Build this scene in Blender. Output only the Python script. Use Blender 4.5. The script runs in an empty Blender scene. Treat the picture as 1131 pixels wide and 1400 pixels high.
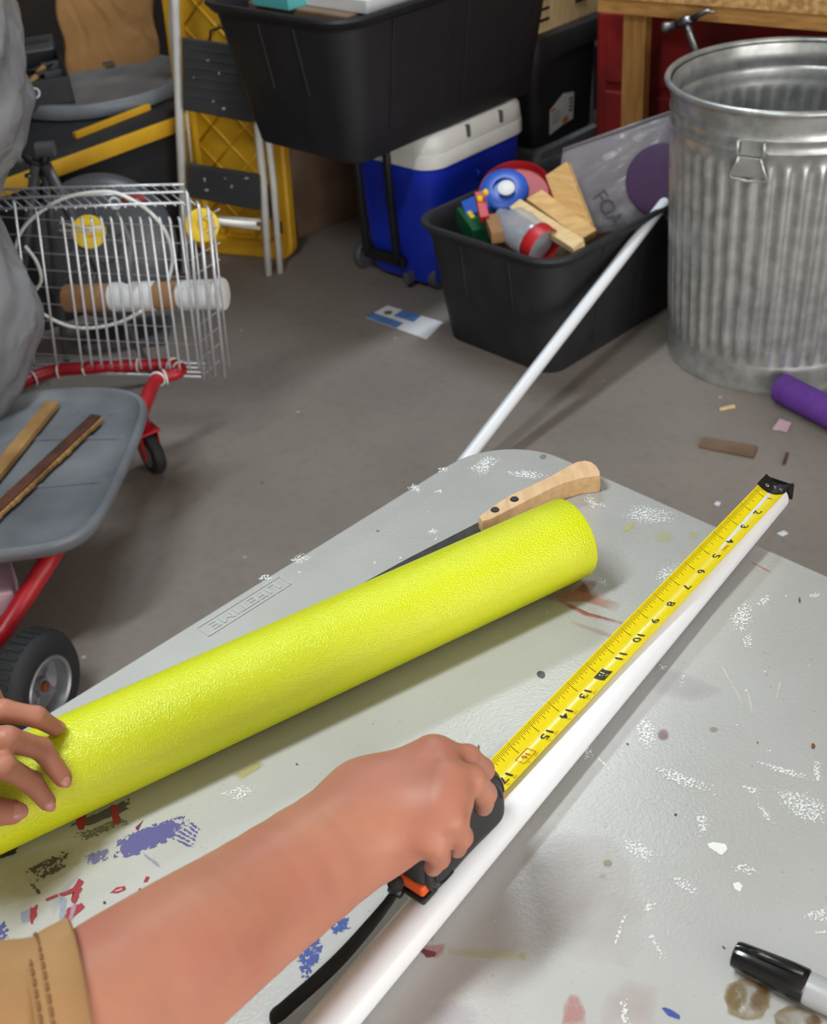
import bpy, bmesh, math, random
import numpy as np
from mathutils import Vector, Matrix
random.seed(7); rng = np.random.default_rng(7)
scene = bpy.context.scene
col = scene.collection

# ------------------------------------------------------------------ camera
IMW, IMH = 1131, 1400
FPX, PITCH, ROLL, CAMH = 1628.1, 0.6206, -0.0939, 1.4087
cF = np.array([0, math.cos(PITCH), -math.sin(PITCH)])
_rt = np.array([1.0, 0, 0]); _up = np.cross(_rt, cF)
cR = math.cos(ROLL) * _rt + math.sin(ROLL) * _up
cU = -math.sin(ROLL) * _rt + math.cos(ROLL) * _up
CAM = np.array([0, 0, CAMH])
cam_data = bpy.data.cameras.new('camera')
cam_data.sensor_fit = 'HORIZONTAL'; cam_data.sensor_width = 36.0
cam_data.lens = FPX / IMW * 36.0
cam_data.clip_start = 0.02
cam_data.dof.use_dof = True
cam_data.dof.focus_distance = 0.98
cam_data.dof.aperture_fstop = 15.0
cam = bpy.data.objects.new('camera', cam_data); col.objects.link(cam)
cam.matrix_world = Matrix(((cR[0], cU[0], -cF[0], 0), (cR[1], cU[1], -cF[1], 0), (cR[2], cU[2], -cF[2], CAMH), (0, 0, 0, 1)))
scene.camera = cam

# ------------------------------------------------------------------ world, lights, exposure
world = bpy.data.worlds.new('world'); scene.world = world; world.use_nodes = True
world.node_tree.nodes['Background'].inputs[0].default_value = (0.75, 0.85, 1.0, 1)
world.node_tree.nodes['Background'].inputs[1].default_value = 0.6
scene.view_settings.view_transform = 'Standard'; scene.view_settings.look = 'None'
scene.view_settings.gamma = 1.0; scene.view_settings.use_curve_mapping = False
scene.view_settings.exposure = 0.0

E1 = np.array([0.7071, -0.7071, 0]); E2 = np.array([0.7071, 0.7071, 0]); EZ = np.array([0, 0, 1.0])
def RM(a, b, z=0.0): return E1 * a + E2 * b + EZ * z

def area_light(name, loc, size, size_y, power, color, aim):
    l = bpy.data.lights.new(name, 'AREA'); l.shape = 'RECTANGLE'; l.size = size; l.size_y = size_y
    l.energy = power; l.color = color
    o = bpy.data.objects.new(name, l); col.objects.link(o); o.location = loc
    d = Vector(aim) - Vector(loc)
    o.rotation_euler = d.to_track_quat('-Z', 'Y').to_euler()
    return o
# daylight coming in through the open garage door on the right, behind the camera
area_light('door_daylight', RM(2.95, -0.3, 1.1), 4.2, 2.0, 150, (1.0, 0.95, 0.89), RM(0, -0.3, 1.0))
# ceiling shop light above the table, then an added fill lamp further back
LAMP = np.array([-0.74, 0.66, 2.5])
FILL_LAMP = np.array([0.22, 2.85, 2.5])  # unseen lamp, added to brighten the background and the table's far end
for _n, _l, _p, _c in (('shop_light', LAMP, 33, (0.89, 0.98, 1.0)), ('added_back_fill', FILL_LAMP, 26, (0.82, 0.93, 1.0))):
    area_light(_n, _l, 0.8, 0.16, _p, _c, _l - EZ).rotation_euler = (0, 0, math.radians(40))

# ------------------------------------------------------------------ helpers: pixels to points
def ray(x, y): return cF + cR * (x - IMW / 2) / FPX - cU * (y - IMH / 2) / FPX
def PZ(x, y, z):
    d = ray(x, y); return CAM + d * (z - CAMH) / d[2]
def PY(x, y, Y):
    d = ray(x, y); return CAM + d * Y / d[1]
def PP(x, y, p0, n):
    d = ray(x, y); return CAM + d * (np.dot(np.asarray(p0) - CAM, n) / np.dot(d, n))
def nrm(v):
    v = np.asarray(v, float); return v / np.linalg.norm(v)
def V3(*a): return np.array(a, float)

# ------------------------------------------------------------------ helpers: materials
def srgb(r, g, b):
    f = lambda c: (c / 255 / 12.92) if c / 255 <= 0.04045 else ((c / 255 + 0.055) / 1.055) ** 2.4
    return (f(r), f(g), f(b), 1)
def new_mat(name):
    m = bpy.data.materials.new(name); m.use_nodes = True
    nt = m.node_tree; return m, nt, nt.nodes['Principled BSDF'], nt.nodes, nt.links
def mat(name, rgb, rough=0.5, metal=0.0, var=0.0, vscale=8.0, bump=0.0, bscale=60.0, bdist=0.002, spec=0.5, rgb2=None,
        detail=4, trans=0.0, coat=0.0, sss=0.0, rvar=0.0, stretch=None, alpha=1.0):
    """procedural Principled material: noise-mixed colour + noise bump (object coordinates)"""
    m, nt, p, N, L = new_mat(name)
    p.inputs['Roughness'].default_value = rough; p.inputs['Metallic'].default_value = metal
    p.inputs['Specular IOR Level'].default_value = spec
    p.inputs['Transmission Weight'].default_value = trans; p.inputs['Coat Weight'].default_value = coat
    p.inputs['Alpha'].default_value = alpha
    if sss:
        p.inputs['Subsurface Weight'].default_value = sss
        p.inputs['Subsurface Radius'].default_value = (0.012, 0.004, 0.002)
        p.inputs['Subsurface Scale'].default_value = 0.5
    tc = N.new('ShaderNodeTexCoord'); src = tc.outputs['Object']
    if stretch:
        mp = N.new('ShaderNodeMapping'); mp.inputs['Scale'].default_value = stretch
        L.new(src, mp.inputs['Vector']); src = mp.outputs['Vector']
    c1 = srgb(*rgb)
    c2 = srgb(*rgb2) if rgb2 else tuple(min(1, x * (1 - var)) for x in c1[:3]) + (1,)
    if var or rgb2:
        nz = N.new('ShaderNodeTexNoise'); nz.inputs['Scale'].default_value = vscale; nz.inputs['Detail'].default_value = detail
        L.new(src, nz.inputs['Vector'])
        cr = N.new('ShaderNodeValToRGB'); cr.color_ramp.elements[0].position = 0.35; cr.color_ramp.elements[1].position = 0.65
        cr.color_ramp.elements[0].color = c1; cr.color_ramp.elements[1].color = c2
        L.new(nz.outputs['Fac'], cr.inputs['Fac']); L.new(cr.outputs['Color'], p.inputs['Base Color'])
        if rvar:
            mr = N.new('ShaderNodeMapRange'); mr.inputs[3].default_value = rough - rvar; mr.inputs[4].default_value = rough + rvar
            L.new(nz.outputs['Fac'], mr.inputs[0]); L.new(mr.outputs[0], p.inputs['Roughness'])
    else:
        p.inputs['Base Color'].default_value = c1
    if bump:
        bn = N.new('ShaderNodeTexNoise'); bn.inputs['Scale'].default_value = bscale; bn.inputs['Detail'].default_value = 3
        L.new(src, bn.inputs['Vector'])
        b = N.new('ShaderNodeBump'); b.inputs['Strength'].default_value = bump; b.inputs['Distance'].default_value = bdist
        L.new(bn.outputs['Fac'], b.inputs['Height']); L.new(b.outputs['Normal'], p.inputs['Normal'])
    return m

# ------------------------------------------------------------------ helpers: objects
WO = {}
def empty(name, loc, label=None, cat=None, group=None):
    o = bpy.data.objects.new(name, None); col.objects.link(o); o.location = Vector(loc)
    o.empty_display_size = 0.05; WO[o.name] = np.array(loc, float)
    tag(o, label, cat, group); return o
def tag(o, label=None, cat=None, group=None, kind=None):
    if label: o['label'] = label
    if cat: o['category'] = cat
    if group: o['group'] = group
    if kind: o['kind'] = kind
    return o
class MB:
    def __init__(s): s.v = []; s.f = []; s.n = 0
    def add(s, v, f):
        v = np.asarray(v, float).reshape(-1, 3); s.v.append(v)
        s.f += [tuple(int(i) + s.n for i in q) for q in f]; s.n += len(v); return s
    def box(s, c, ax, size):
        ax = np.asarray(ax, float); h = np.asarray(size) / 2
        vs = [np.asarray(c) + ax[0] * h[0] * i + ax[1] * h[1] * j + ax[2] * h[2] * k for i in (-1, 1) for j in (-1, 1) for k in (-1, 1)]
        return s.add(vs, [(0, 1, 3, 2), (4, 6, 7, 5), (0, 4, 5, 1), (2, 3, 7, 6), (0, 2, 6, 4), (1, 5, 7, 3)])
    def abox(s, c, size, ang=0.0):
        ca, sa = math.cos(ang), math.sin(ang)
        return s.box(c, [(ca, sa, 0), (-sa, ca, 0), (0, 0, 1)], size)
    def hexa(s, p):  # 8 points: bottom 4 ccw, top 4 ccw
        return s.add(p, [(3, 2, 1, 0), (4, 5, 6, 7), (0, 1, 5, 4), (1, 2, 6, 5), (2, 3, 7, 6), (3, 0, 4, 7)])
    def rings(s, rings, cap0=True, cap1=True, closed=True):
        n = len(rings[0]); v = np.concatenate([np.asarray(r, float) for r in rings]); f = []
        for i in range(len(rings) - 1):
            for j in range(n if closed else n - 1):
                a = i * n + j; b = i * n + (j + 1) % n
                f.append((a, b, b + n, a + n))
        if cap0: f.append(tuple(range(n - 1, -1, -1)))
        if cap1: f.append(tuple(range((len(rings) - 1) * n, len(rings) * n)))
        return s.add(v, f)
    def tube(s, pts, r, n=8, cap=True, closed=False, flat=None):
        P = np.asarray(pts, float); m = len(P)
        rr = np.broadcast_to(np.asarray(r, float), (m,))
        T = np.zeros_like(P)
        if closed: T = np.roll(P, -1, 0) - np.roll(P, 1, 0)
        else:
            T[1:-1] = P[2:] - P[:-2]; T[0] = P[1] - P[0]; T[-1] = P[-1] - P[-2]
        T /= np.linalg.norm(T, axis=1)[:, None] + 1e-12
        ref = np.array([0, 0, 1.0]) if abs(T[0][2]) < 0.9 else np.array([1.0, 0, 0])
        nv = nrm(np.cross(T[0], ref)); R = []
        t = np.linspace(0, 2 * np.pi, n, endpoint=False)
        for i in range(m):
            nv = nv - T[i] * np.dot(nv, T[i]); nv = nrm(nv); bv = np.cross(T[i], nv)
            k = flat if flat else 1.0
            R.append(P[i] + rr[i] * (np.cos(t)[:, None] * nv + k * np.sin(t)[:, None] * bv))
        if closed: R.append(R[0])
        return s.rings(R, cap and not closed, cap and not closed)
    def lathe(s, prof, o, axis=(0, 0, 1), n=32, cap0=False, cap1=False):
        """prof: list of (r, h) along axis from o"""
        A = nrm(axis); ref = np.array([1.0, 0, 0]) if abs(A[0]) < 0.9 else np.array([0, 1.0, 0])
        X = nrm(np.cross(ref, A)); Y = np.cross(A, X); t = np.linspace(0, 2 * np.pi, n, endpoint=False)
        R = [np.asarray(o) + A * h + r * (np.cos(t)[:, None] * X + np.sin(t)[:, None] * Y) for r, h in prof]
        return s.rings(R, cap0, cap1)
    def ball(s, c, rad, n=12, ax=None):
        rad = np.broadcast_to(np.asarray(rad, float), (3,)); ax = np.eye(3) if ax is None else np.asarray(ax, float)
        R = []
        for i in range(n // 2 + 1):
            ph = np.pi * min(max(i, 0.02), n / 2 - 0.02) / (n / 2); t = np.linspace(0, 2 * np.pi, n, endpoint=False)
            L = np.stack([np.sin(ph) * np.cos(t) * rad[0], np.sin(ph) * np.sin(t) * rad[1], -np.cos(ph) * rad[2] + 0 * t], -1)
            R.append(np.asarray(c) + L @ ax)
        return s.rings(R)
    def poly(s, pts, up, th):
        """extruded polygon: pts 3-D loop, thickness along up"""
        P = np.asarray(pts, float); n = len(P); up = np.asarray(up, float)
        return s.rings([P, P + up * th])
    def build(s, name, material, parent=None, origin=None, smooth=False, label=None, cat=None, group=None, kind=None, bevel=0.0, subsurf=0):
        v = np.concatenate(s.v)
        if parent is not None: o3 = WO[parent.name]
        elif origin is not None: o3 = np.asarray(origin, float)
        else: o3 = np.array([(v[:, 0].min() + v[:, 0].max()) / 2, (v[:, 1].min() + v[:, 1].max()) / 2, v[:, 2].min()])
        me = bpy.data.meshes.new(name); me.from_pydata((v - o3).tolist(), [], s.f); me.update()
        if smooth is True: me.shade_smooth()
        elif smooth: me.shade_smooth()
        if material: me.materials.append(material)
        ob = bpy.data.objects.new(name, me); col.objects.link(ob)
        if parent is not None: ob.parent = parent
        else: ob.location = Vector(o3)
        WO[ob.name] = o3
        bm = bmesh.new(); bm.from_mesh(me); bmesh.ops.recalc_face_normals(bm, faces=bm.faces); bm.to_mesh(me); bm.free()
        if smooth and smooth is not True:
            me.set_sharp_from_angle(angle=math.radians(smooth))
        if bevel:
            md = ob.modifiers.new('bevel', 'BEVEL'); md.width = bevel; md.segments = 2; md.limit_method = 'ANGLE'; md.angle_limit = math.radians(40)
        if subsurf:
            md = ob.modifiers.new('sub', 'SUBSURF'); md.levels = subsurf; md.render_levels = subsurf
        return tag(ob, label, cat, group, kind)
def spl(pts, k=6):
    """smooth curve through the points"""
    P = np.asarray(pts, float); n = len(P); out = []
    for i in range(n - 1):
        a, b, c, d = P[max(i - 1, 0)], P[i], P[i + 1], P[min(i + 2, n - 1)]
        for t in np.arange(k) / k:
            out.append(.5 * (2 * b + (c - a) * t + (2 * a - 5 * b + 4 * c - d) * t * t + (3 * b - a - 3 * c + d) * t ** 3))
    out.append(P[-1]); return np.array(out)
def rrect(c, ax, ay, lx, ly, r, n=5):
    """rounded rectangle loop centred at c"""
    pts = []
    for sx, sy, a0 in ((1, 1, 0), (-1, 1, 90), (-1, -1, 180), (1, -1, 270)):
        for k in range(n + 1):
            a = math.radians(a0 + 90 * k / n)
            pts.append(np.asarray(c) + np.asarray(ax) * (sx * (lx / 2 - r) + r * math.cos(a)) + np.asarray(ay) * (sy * (ly / 2 - r) + r * math.sin(a)))
    return np.array(pts)
def text_mesh(s, size=1.0, extrude=0.0, bold=0.0):
    """lettering as raw mesh data (verts in text plane), centred"""
    cu = bpy.data.curves.new('t', 'FONT'); cu.body = s; cu.size = size; cu.extrude = extrude; cu.offset = bold
    cu.align_x = 'CENTER'; cu.align_y = 'CENTER'; cu.resolution_u = 3
    ob = bpy.data.objects.new('t', cu); col.objects.link(ob)
    dg = bpy.context.evaluated_depsgraph_get(); me = bpy.data.meshes.new_from_object(ob.evaluated_get(dg))
    v = np.array([list(p.co) for p in me.vertices]); f = [tuple(p.vertices) for p in me.polygons]
    bpy.data.objects.remove(ob); bpy.data.curves.remove(cu); bpy.data.meshes.remove(me)
    return v, f
def put_text(s, c, X, Y, height, material, name, parent, lift=0.0004, extrude=0.0, bold=0.0, label=None, kind=None, width=None):
    v, f = text_mesh(s, 1.0, extrude / max(height, 1e-6) if extrude else 0)
    h = v[:, 1].max() - v[:, 1].min(); k = height / h; kx = k
    if width: kx = width / (v[:, 0].max() - v[:, 0].min())
    v[:, :2] -= (v[:, :2].max(0) + v[:, :2].min(0)) / 2
    X = nrm(X); Y = nrm(Y); Zn = np.cross(X, Y)
    W3 = np.asarray(c) + v[:, :1] * kx * X + v[:, 1:2] * k * Y + (v[:, 2:3] * k + lift) * Zn
    return MB().add(W3, f).build(name, material, parent, label=label, kind=kind)

# ------------------------------------------------------------------ helpers: organic surfaces (smooth union of tapered capsules, surface nets)
def sd_cone(P, a, b, ra, rb):
    a = np.asarray(a, np.float32); b = np.asarray(b, np.float32); ab = b - a; L2 = float(ab @ ab) + 1e-12
    t = np.clip(((P - a) @ ab) / L2, 0, 1)
    q = P - a - t[..., None] * ab
    return np.sqrt((q * q).sum(-1)) - (ra + (rb - ra) * t)
def sd_ell(P, c, r, ax=None):
    q = P - np.asarray(c, np.float32)
    if ax is not None: q = q @ np.asarray(ax, np.float32).T
    r = np.asarray(r, np.float32); k = np.sqrt(((q / r) ** 2).sum(-1)); k2 = np.sqrt(((q / r ** 2) ** 2).sum(-1)) + 1e-9
    return k * (k - 1) / k2
def surface(fn, lo, hi, h):
    lo = np.asarray(lo, float); hi = np.asarray(hi, float); n = np.ceil((hi - lo) / h).astype(int) + 1
    g = [lo[i] + h * np.arange(n[i]) for i in range(3)]
    D = np.empty(n, np.float32); step = max(1, int(4e5 / (n[1] * n[2])))
    for i in range(0, n[0], step):
        X, Y, Z = np.meshgrid(g[0][i:i + step], g[1], g[2], indexing='ij')
        D[i:i + step] = fn(np.stack([X, Y, Z], -1).astype(np.float32))
    c = [slice(0, -1), slice(1, None)]
    ins = D < 0
    acc = np.zeros(tuple(n - 1) + (3,), np.float32); cnt = np.zeros(tuple(n - 1), np.float32)
    cor = [(a, b, d) for a in (0, 1) for b in (0, 1) for d in (0, 1)]
    for a in cor:
        for axk in range(3):
            if a[axk]: continue
            b = list(a); b[axk] = 1
            va = D[c[a[0]], c[a[1]], c[a[2]]]; vb = D[c[b[0]], c[b[1]], c[b[2]]]
            x = (va < 0) != (vb < 0); t = np.where(x, va / (va - vb + 1e-20), 0)
            for k in range(3):
                acc[..., k] += np.where(x, a[k] + (t if k == axk else 0), 0)
            cnt += x
    act = cnt > 0; idx = -np.ones(act.shape, np.int64); idx[act] = np.arange(act.sum())
    pos = np.argwhere(act) + acc[act] / cnt[act][:, None]
    verts = lo + pos * h; F = []
    for axk in range(3):
        o = [k for k in range(3) if k != axk]
        sl0 = [slice(None)] * 3; sl1 = [slice(None)] * 3; sl0[axk] = slice(0, -1); sl1[axk] = slice(1, None)
        x = ins[tuple(sl0)] != ins[tuple(sl1)]; e = np.argwhere(x); flip = ins[tuple(sl1)][x]
        ok = np.all([(e[:, k] >= 1) & (e[:, k] < n[k] - 1) for k in o], axis=0); e = e[ok]; flip = flip[ok]
        def cell(d0, d1):
            q = e.copy(); q[:, o[0]] += d0; q[:, o[1]] += d1; return idx[q[:, 0], q[:, 1], q[:, 2]]
        q = np.stack([cell(-1, -1), cell(0, -1), cell(0, 0), cell(-1, 0)], 1)
        q[flip] = q[flip][:, ::-1]
        F += q.tolist()
    return verts, F
def smin_list(P, prims, k):
    """exponential-free polynomial smooth union"""
    d = None
    for p in prims:
        if p[0] == 'c': q = sd_cone(P, *p[1:5])
        else: q = sd_ell(P, *p[1:])
        d = q if d is None else np.minimum(q, d) - np.square(np.maximum(k - np.abs(q - d), 0)) / (4 * k)
    return d

# ------------------------------------------------------------------ materials
M = {}
def floor_mat():
    m, nt, p, N, L = new_mat('concrete_floor')
    tc = N.new('ShaderNodeTexCoord')
    n1 = N.new('ShaderNodeTexNoise'); n1.inputs['Scale'].default_value = 2.2; n1.inputs['Detail'].default_value = 8
    n2 = N.new('ShaderNodeTexNoise'); n2.inputs['Scale'].default_value = 45; n2.inputs['Detail'].default_value = 5
    v = N.new('ShaderNodeTexVoronoi'); v.inputs['Scale'].default_value = 9
    for q in (n1, n2, v): L.new(tc.outputs['Object'], q.inputs['Vector'])
    r1 = N.new('ShaderNodeValToRGB'); r1.color_ramp.elements[0].position = .3; r1.color_ramp.elements[1].position = .72
    r1.color_ramp.elements[0].color = srgb(122, 112, 105); r1.color_ramp.elements[1].color = srgb(139, 129, 121)
    L.new(n1.outputs['Fac'], r1.inputs['Fac'])
    r2 = N.new('ShaderNodeValToRGB'); r2.color_ramp.elements[0].position = .28; r2.color_ramp.elements[1].position = .5
    r2.color_ramp.elements[0].color = (.72, .70, .68, 1); r2.color_ramp.elements[1].color = (1, 1, 1, 1)
    L.new(n2.outputs['Fac'], r2.inputs['Fac'])
    mx = N.new('ShaderNodeMix'); mx.data_type = 'RGBA'; mx.blend_type = 'MULTIPLY'; mx.inputs[0].default_value = .35
    L.new(r1.outputs['Color'], mx.inputs[6]); L.new(r2.outputs['Color'], mx.inputs[7])
    # small pale and dark specks
    r3 = N.new('ShaderNodeValToRGB'); r3.color_ramp.elements[0].position = .02; r3.color_ramp.elements[1].position = .05
    r3.color_ramp.elements[0].color = (1, 1, 1, 1); r3.color_ramp.elements[1].color = (0, 0, 0, 1)
    L.new(v.outputs['Distance'], r3.inputs['Fac'])
    cr = N.new('ShaderNodeValToRGB'); cr.color_ramp.elements[0].color = srgb(70, 60, 55); cr.color_ramp.elements[1].color = srgb(190, 180, 165)
    cr.color_ramp.elements[0].position = .4; cr.color_ramp.elements[1].position = .6
    L.new(v.outputs['Color'], cr.inputs['Fac'])
    m2 = N.new('ShaderNodeMix'); m2.data_type = 'RGBA'
    L.new(r3.outputs['Color'], m2.inputs[0]); L.new(mx.outputs[2], m2.inputs[6]); L.new(cr.outputs['Color'], m2.inputs[7])
    L.new(m2.outputs[2], p.inputs['Base Color']); p.inputs['Roughness'].default_value = .75
    b = N.new('ShaderNodeBump'); b.inputs['Strength'].default_value = .25; b.inputs['Distance'].default_value = .003
    L.new(n2.outputs['Fac'], b.inputs['Height']); L.new(b.outputs['Normal'], p.inputs['Normal'])
    return m
M['floor'] = floor_mat()
M['wall'] = mat('brown_wall', (112, 94, 82), .9, var=.3, vscale=3, bump=.3, bscale=30)
M['wall_dark'] = mat('dark_brown_wall', (62, 52, 48), .9, var=.3, vscale=3)  # like the back wall's brown, evenly darker
M['drywall'] = mat('painted_drywall', (216, 214, 208), .9, var=.06)
M['ceiling'] = mat('painted_ceiling', (200, 198, 192), .9, var=.08)
M['black_plastic'] = mat('black_plastic', (34, 34, 38), .48, var=.25, vscale=14, bump=.15, bscale=240, bdist=.001, rvar=.12)
M['black_plastic2'] = mat('black_plastic_dusty', (40, 40, 43), .6, rgb2=(30, 30, 33), vscale=9, bump=.2, bscale=160, bdist=.001, rvar=.1)
M['black'] = mat('black_matte', (18, 18, 20), .6, var=.2)
M['galv'] = mat('galvanised_steel', (206, 208, 207), .36, metal=.7, rgb2=(170, 172, 171), vscale=26, rvar=.08, bump=.08, bscale=70, bdist=.002)
M['steel'] = mat('steel', (150, 150, 152), .3, metal=1.0, var=.15, vscale=20)
M['darksteel'] = mat('dark_steel', (34, 31, 29), .5, metal=.3, var=.4, vscale=60, rvar=.1)
M['blue'] = mat('blue_plastic', (22, 50, 192), .42, var=.12, vscale=7, bump=.06, bscale=200)
M['white_plastic'] = mat('white_plastic', (226, 226, 222), .45, var=.06, vscale=10)
M['pvc'] = mat('white_pvc', (236, 238, 243), .3, var=.02, vscale=6)
M['white_paint'] = mat('white_enamel', (206, 204, 198), .4, var=.12, vscale=18)
M['yellow_plastic'] = mat('yellow_plastic', (214, 162, 32), .5, rgb2=(190, 140, 22), vscale=7, bump=.1, bscale=120)
M['yellow'] = mat('bright_yellow_plastic', (236, 200, 30), .45, var=.1)
M['red_paint'] = mat('red_enamel', (176, 22, 36), .38, var=.18, vscale=14)
M['red_dark'] = mat('dark_red_plastic', (150, 22, 20), .6, rgb2=(105, 14, 14), vscale=5)
M['red'] = mat('red_plastic', (190, 32, 38), .45, var=.15)
M['toyblue'] = mat('toy_blue_plastic', (40, 88, 190), .4, var=.1)
M['green'] = mat('dark_green_plastic', (18, 84, 50), .45, var=.2)
M['pine'] = mat('pine_wood', (226, 184, 122), .6, rgb2=(204, 158, 96), vscale=6, stretch=(3, 3, 30), bump=.1, bscale=40)
M['pine2'] = mat('pale_pine_wood', (232, 205, 156), .6, rgb2=(218, 186, 130), vscale=5, stretch=(4, 20, 4))
M['stud'] = mat('framing_lumber', (190, 138, 74), .65, rgb2=(160, 110, 54), vscale=5, stretch=(18, 18, 2))
M['rail'] = mat('framing_lumber_rail', (196, 146, 82), .65, rgb2=(168, 120, 62), vscale=5, stretch=(4, 4, 22))
M['osb'] = mat('strand_board', (206, 164, 104), .7, rgb2=(160, 118, 66), vscale=70, detail=2, bump=.3, bscale=90)
M['kraft'] = mat('kraft_paper', (172, 128, 80), .75, var=.14, vscale=9, bump=.5, bscale=9, bdist=.01)
M['card'] = mat('cardboard', (160, 118, 78), .8, var=.12, vscale=12)
M['cardboard_dark'] = mat('brown_cardboard', (128, 104, 84), .85, rgb2=(104, 80, 62), vscale=6)
M['grey_plastic'] = mat('grey_plastic', (120, 124, 128), .42, rgb2=(100, 104, 110), vscale=10, bump=.12, bscale=140, rvar=.08)
M['grey_scuffed'] = mat('grey_scuffed_plastic', (128, 132, 137), .36, rgb2=(96, 100, 106), vscale=5, bump=.2, bscale=24, bdist=.003, rvar=.1)
M['grey_dark'] = mat('dark_grey_plastic', (84, 86, 90), .4, var=.25, vscale=9)
M['wire'] = mat('zinc_wire', (222, 224, 230), .3, metal=.55, var=.15, vscale=30)
M['rubber'] = mat('black_rubber', (34, 34, 36), .7, var=.25, vscale=30, bump=.3, bscale=160)
M['hub'] = mat('aluminium_hub', (152, 154, 158), .4, metal=.7, var=.2, vscale=20)
M['rust'] = mat('rust', (120, 64, 30), .8, var=.3, vscale=60)
def film_mat(name, rgb, alpha, rough=.24, strength=.4):
    m, nt, p, N, L = new_mat(name)
    tc = N.new('ShaderNodeTexCoord'); mp = N.new('ShaderNodeMapping'); mp.inputs['Scale'].default_value = (1.0, 1.0, .45); L.new(tc.outputs['Object'], mp.inputs['Vector'])
    nz = N.new('ShaderNodeTexNoise'); nz.inputs['Scale'].default_value = 7; nz.inputs['Detail'].default_value = 2
    L.new(mp.outputs[0], nz.inputs['Vector'])
    mx = N.new('ShaderNodeMix'); mx.data_type = 'RGBA'; mx.inputs[0].default_value = .12; L.new(mp.outputs[0], mx.inputs[6]); L.new(nz.outputs['Color'], mx.inputs[7])
    vo = N.new('ShaderNodeTexVoronoi'); vo.feature = 'DISTANCE_TO_EDGE'; vo.inputs['Scale'].default_value = 15; L.new(mx.outputs[2], vo.inputs['Vector'])
    v2 = N.new('ShaderNodeTexVoronoi'); v2.inputs['Scale'].default_value = 34; L.new(mx.outputs[2], v2.inputs['Vector'])
    ad = N.new('ShaderNodeMath'); ad.operation = 'MULTIPLY_ADD'; ad.inputs[1].default_value = .35; L.new(v2.outputs['Distance'], ad.inputs[0]); L.new(vo.outputs['Distance'], ad.inputs[2])
    b = N.new('ShaderNodeBump'); b.inputs['Strength'].default_value = strength; b.inputs['Distance'].default_value = .02
    L.new(ad.outputs[0], b.inputs['Height']); L.new(b.outputs['Normal'], p.inputs['Normal'])
    p.inputs['Base Color'].default_value = srgb(*rgb); p.inputs['Roughness'].default_value = rough; p.inputs['Alpha'].default_value = alpha
    p.inputs['Specular IOR Level'].default_value = .7 if rough < .5 else .3
    return m
M['bag'] = film_mat('grey_film_bag', (132, 133, 137), .93)
M['kraft'] = film_mat('kraft_paper', (160, 118, 72), 1.0, .75, .5)
M['clear'] = mat('clear_film', (158, 152, 158), .25, var=.1, bump=.4, bscale=16, bdist=.01, alpha=.62)
M['bottle'] = mat('clear_bottle_plastic', (196, 204, 216), .12, alpha=.45, bump=.15, bscale=18, bdist=.006)
M['purple_foam'] = mat('purple_foam', (106, 58, 156), .8, var=.18, vscale=40, bump=.5, bscale=120, bdist=.002)
M['purple_dark'] = mat('dark_purple_foam', (74, 46, 84), .7, var=.2, vscale=16)
M['grey_print'] = mat('grey_print', (62, 58, 62), .6, var=.1)
M['paper_blue'] = mat('blue_print', (92, 134, 196), .5, var=.25, vscale=30)
M['paper_white'] = mat('white_paper', (222, 222, 224), .6, var=.05, vscale=20)
M['teal'] = mat('teal_card', (96, 190, 192), .5, var=.1)
M['orange'] = mat('orange_print', (226, 130, 60), .5, var=.1)
M['pink'] = mat('pink_card', (206, 170, 182), .6, var=.12)
M['dark_wood'] = mat('dark_brown_wood', (92, 52, 34), .6, rgb2=(66, 34, 22), vscale=7, stretch=(3, 3, 3), bump=.3, bscale=60)
M['old_wood'] = mat('weathered_wood', (176, 136, 82), .7, rgb2=(134, 96, 52), vscale=9, bump=.2, bscale=60)
M['ladder_tread'] = mat('black_tread', (48, 48, 50), .75, rgb2=(38, 38, 40), vscale=12, bump=.3, bscale=150)
M['dusty'] = mat('dust_splash', (170, 170, 166), .8, var=.2)

# ------------------------------------------------------------------ room shell
def slab(name, cs, size, m, kind='structure'):
    mb = MB(); mb.box(cs, [E1, E2, EZ], size); return mb.build(name, m, origin=cs, kind=kind)
X0, X1, Y0, Y1, HT = -3.8, 3.0, -2.6, 3.35, 2.62
slab('floor', RM((X0 + X1) / 2, (Y0 + Y1) / 2, -.05), (X1 - X0 + .3, Y1 - Y0 + .3, .1), M['floor'])
slab('ceiling', RM((X0 + X1) / 2, (Y0 + Y1) / 2, HT + .05), (X1 - X0 + .3, Y1 - Y0 + .3, .1), M['ceiling'])
slab('wall_back', RM((X0 + X1) / 2, Y1 + .06, HT / 2), (X1 - X0 + .24, .12, HT), M['wall'])
slab('wall_left', RM(X0 - .06, (Y0 + Y1) / 2, HT / 2), (.12, Y1 - Y0, HT), M['wall_dark'])
slab('wall_front', RM((X0 + X1) / 2, Y0 - .06, HT / 2), (X1 - X0 + .24, .12, HT), M['drywall'])
mb = MB()  # wall with the open garage door
mb.box(RM(X1 + .06, Y1 - .65, HT / 2), [E1, E2, EZ], (.12, 1.3, HT)); mb.box(RM(X1 + .06, (Y0 + Y1 - 1.3) / 2, 2.42), [E1, E2, EZ], (.12, Y1 - 1.3 - Y0, .4))
mb.build('wall_right', M['drywall'], origin=RM(X1 + .06, 0, 0), kind='structure')

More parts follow.
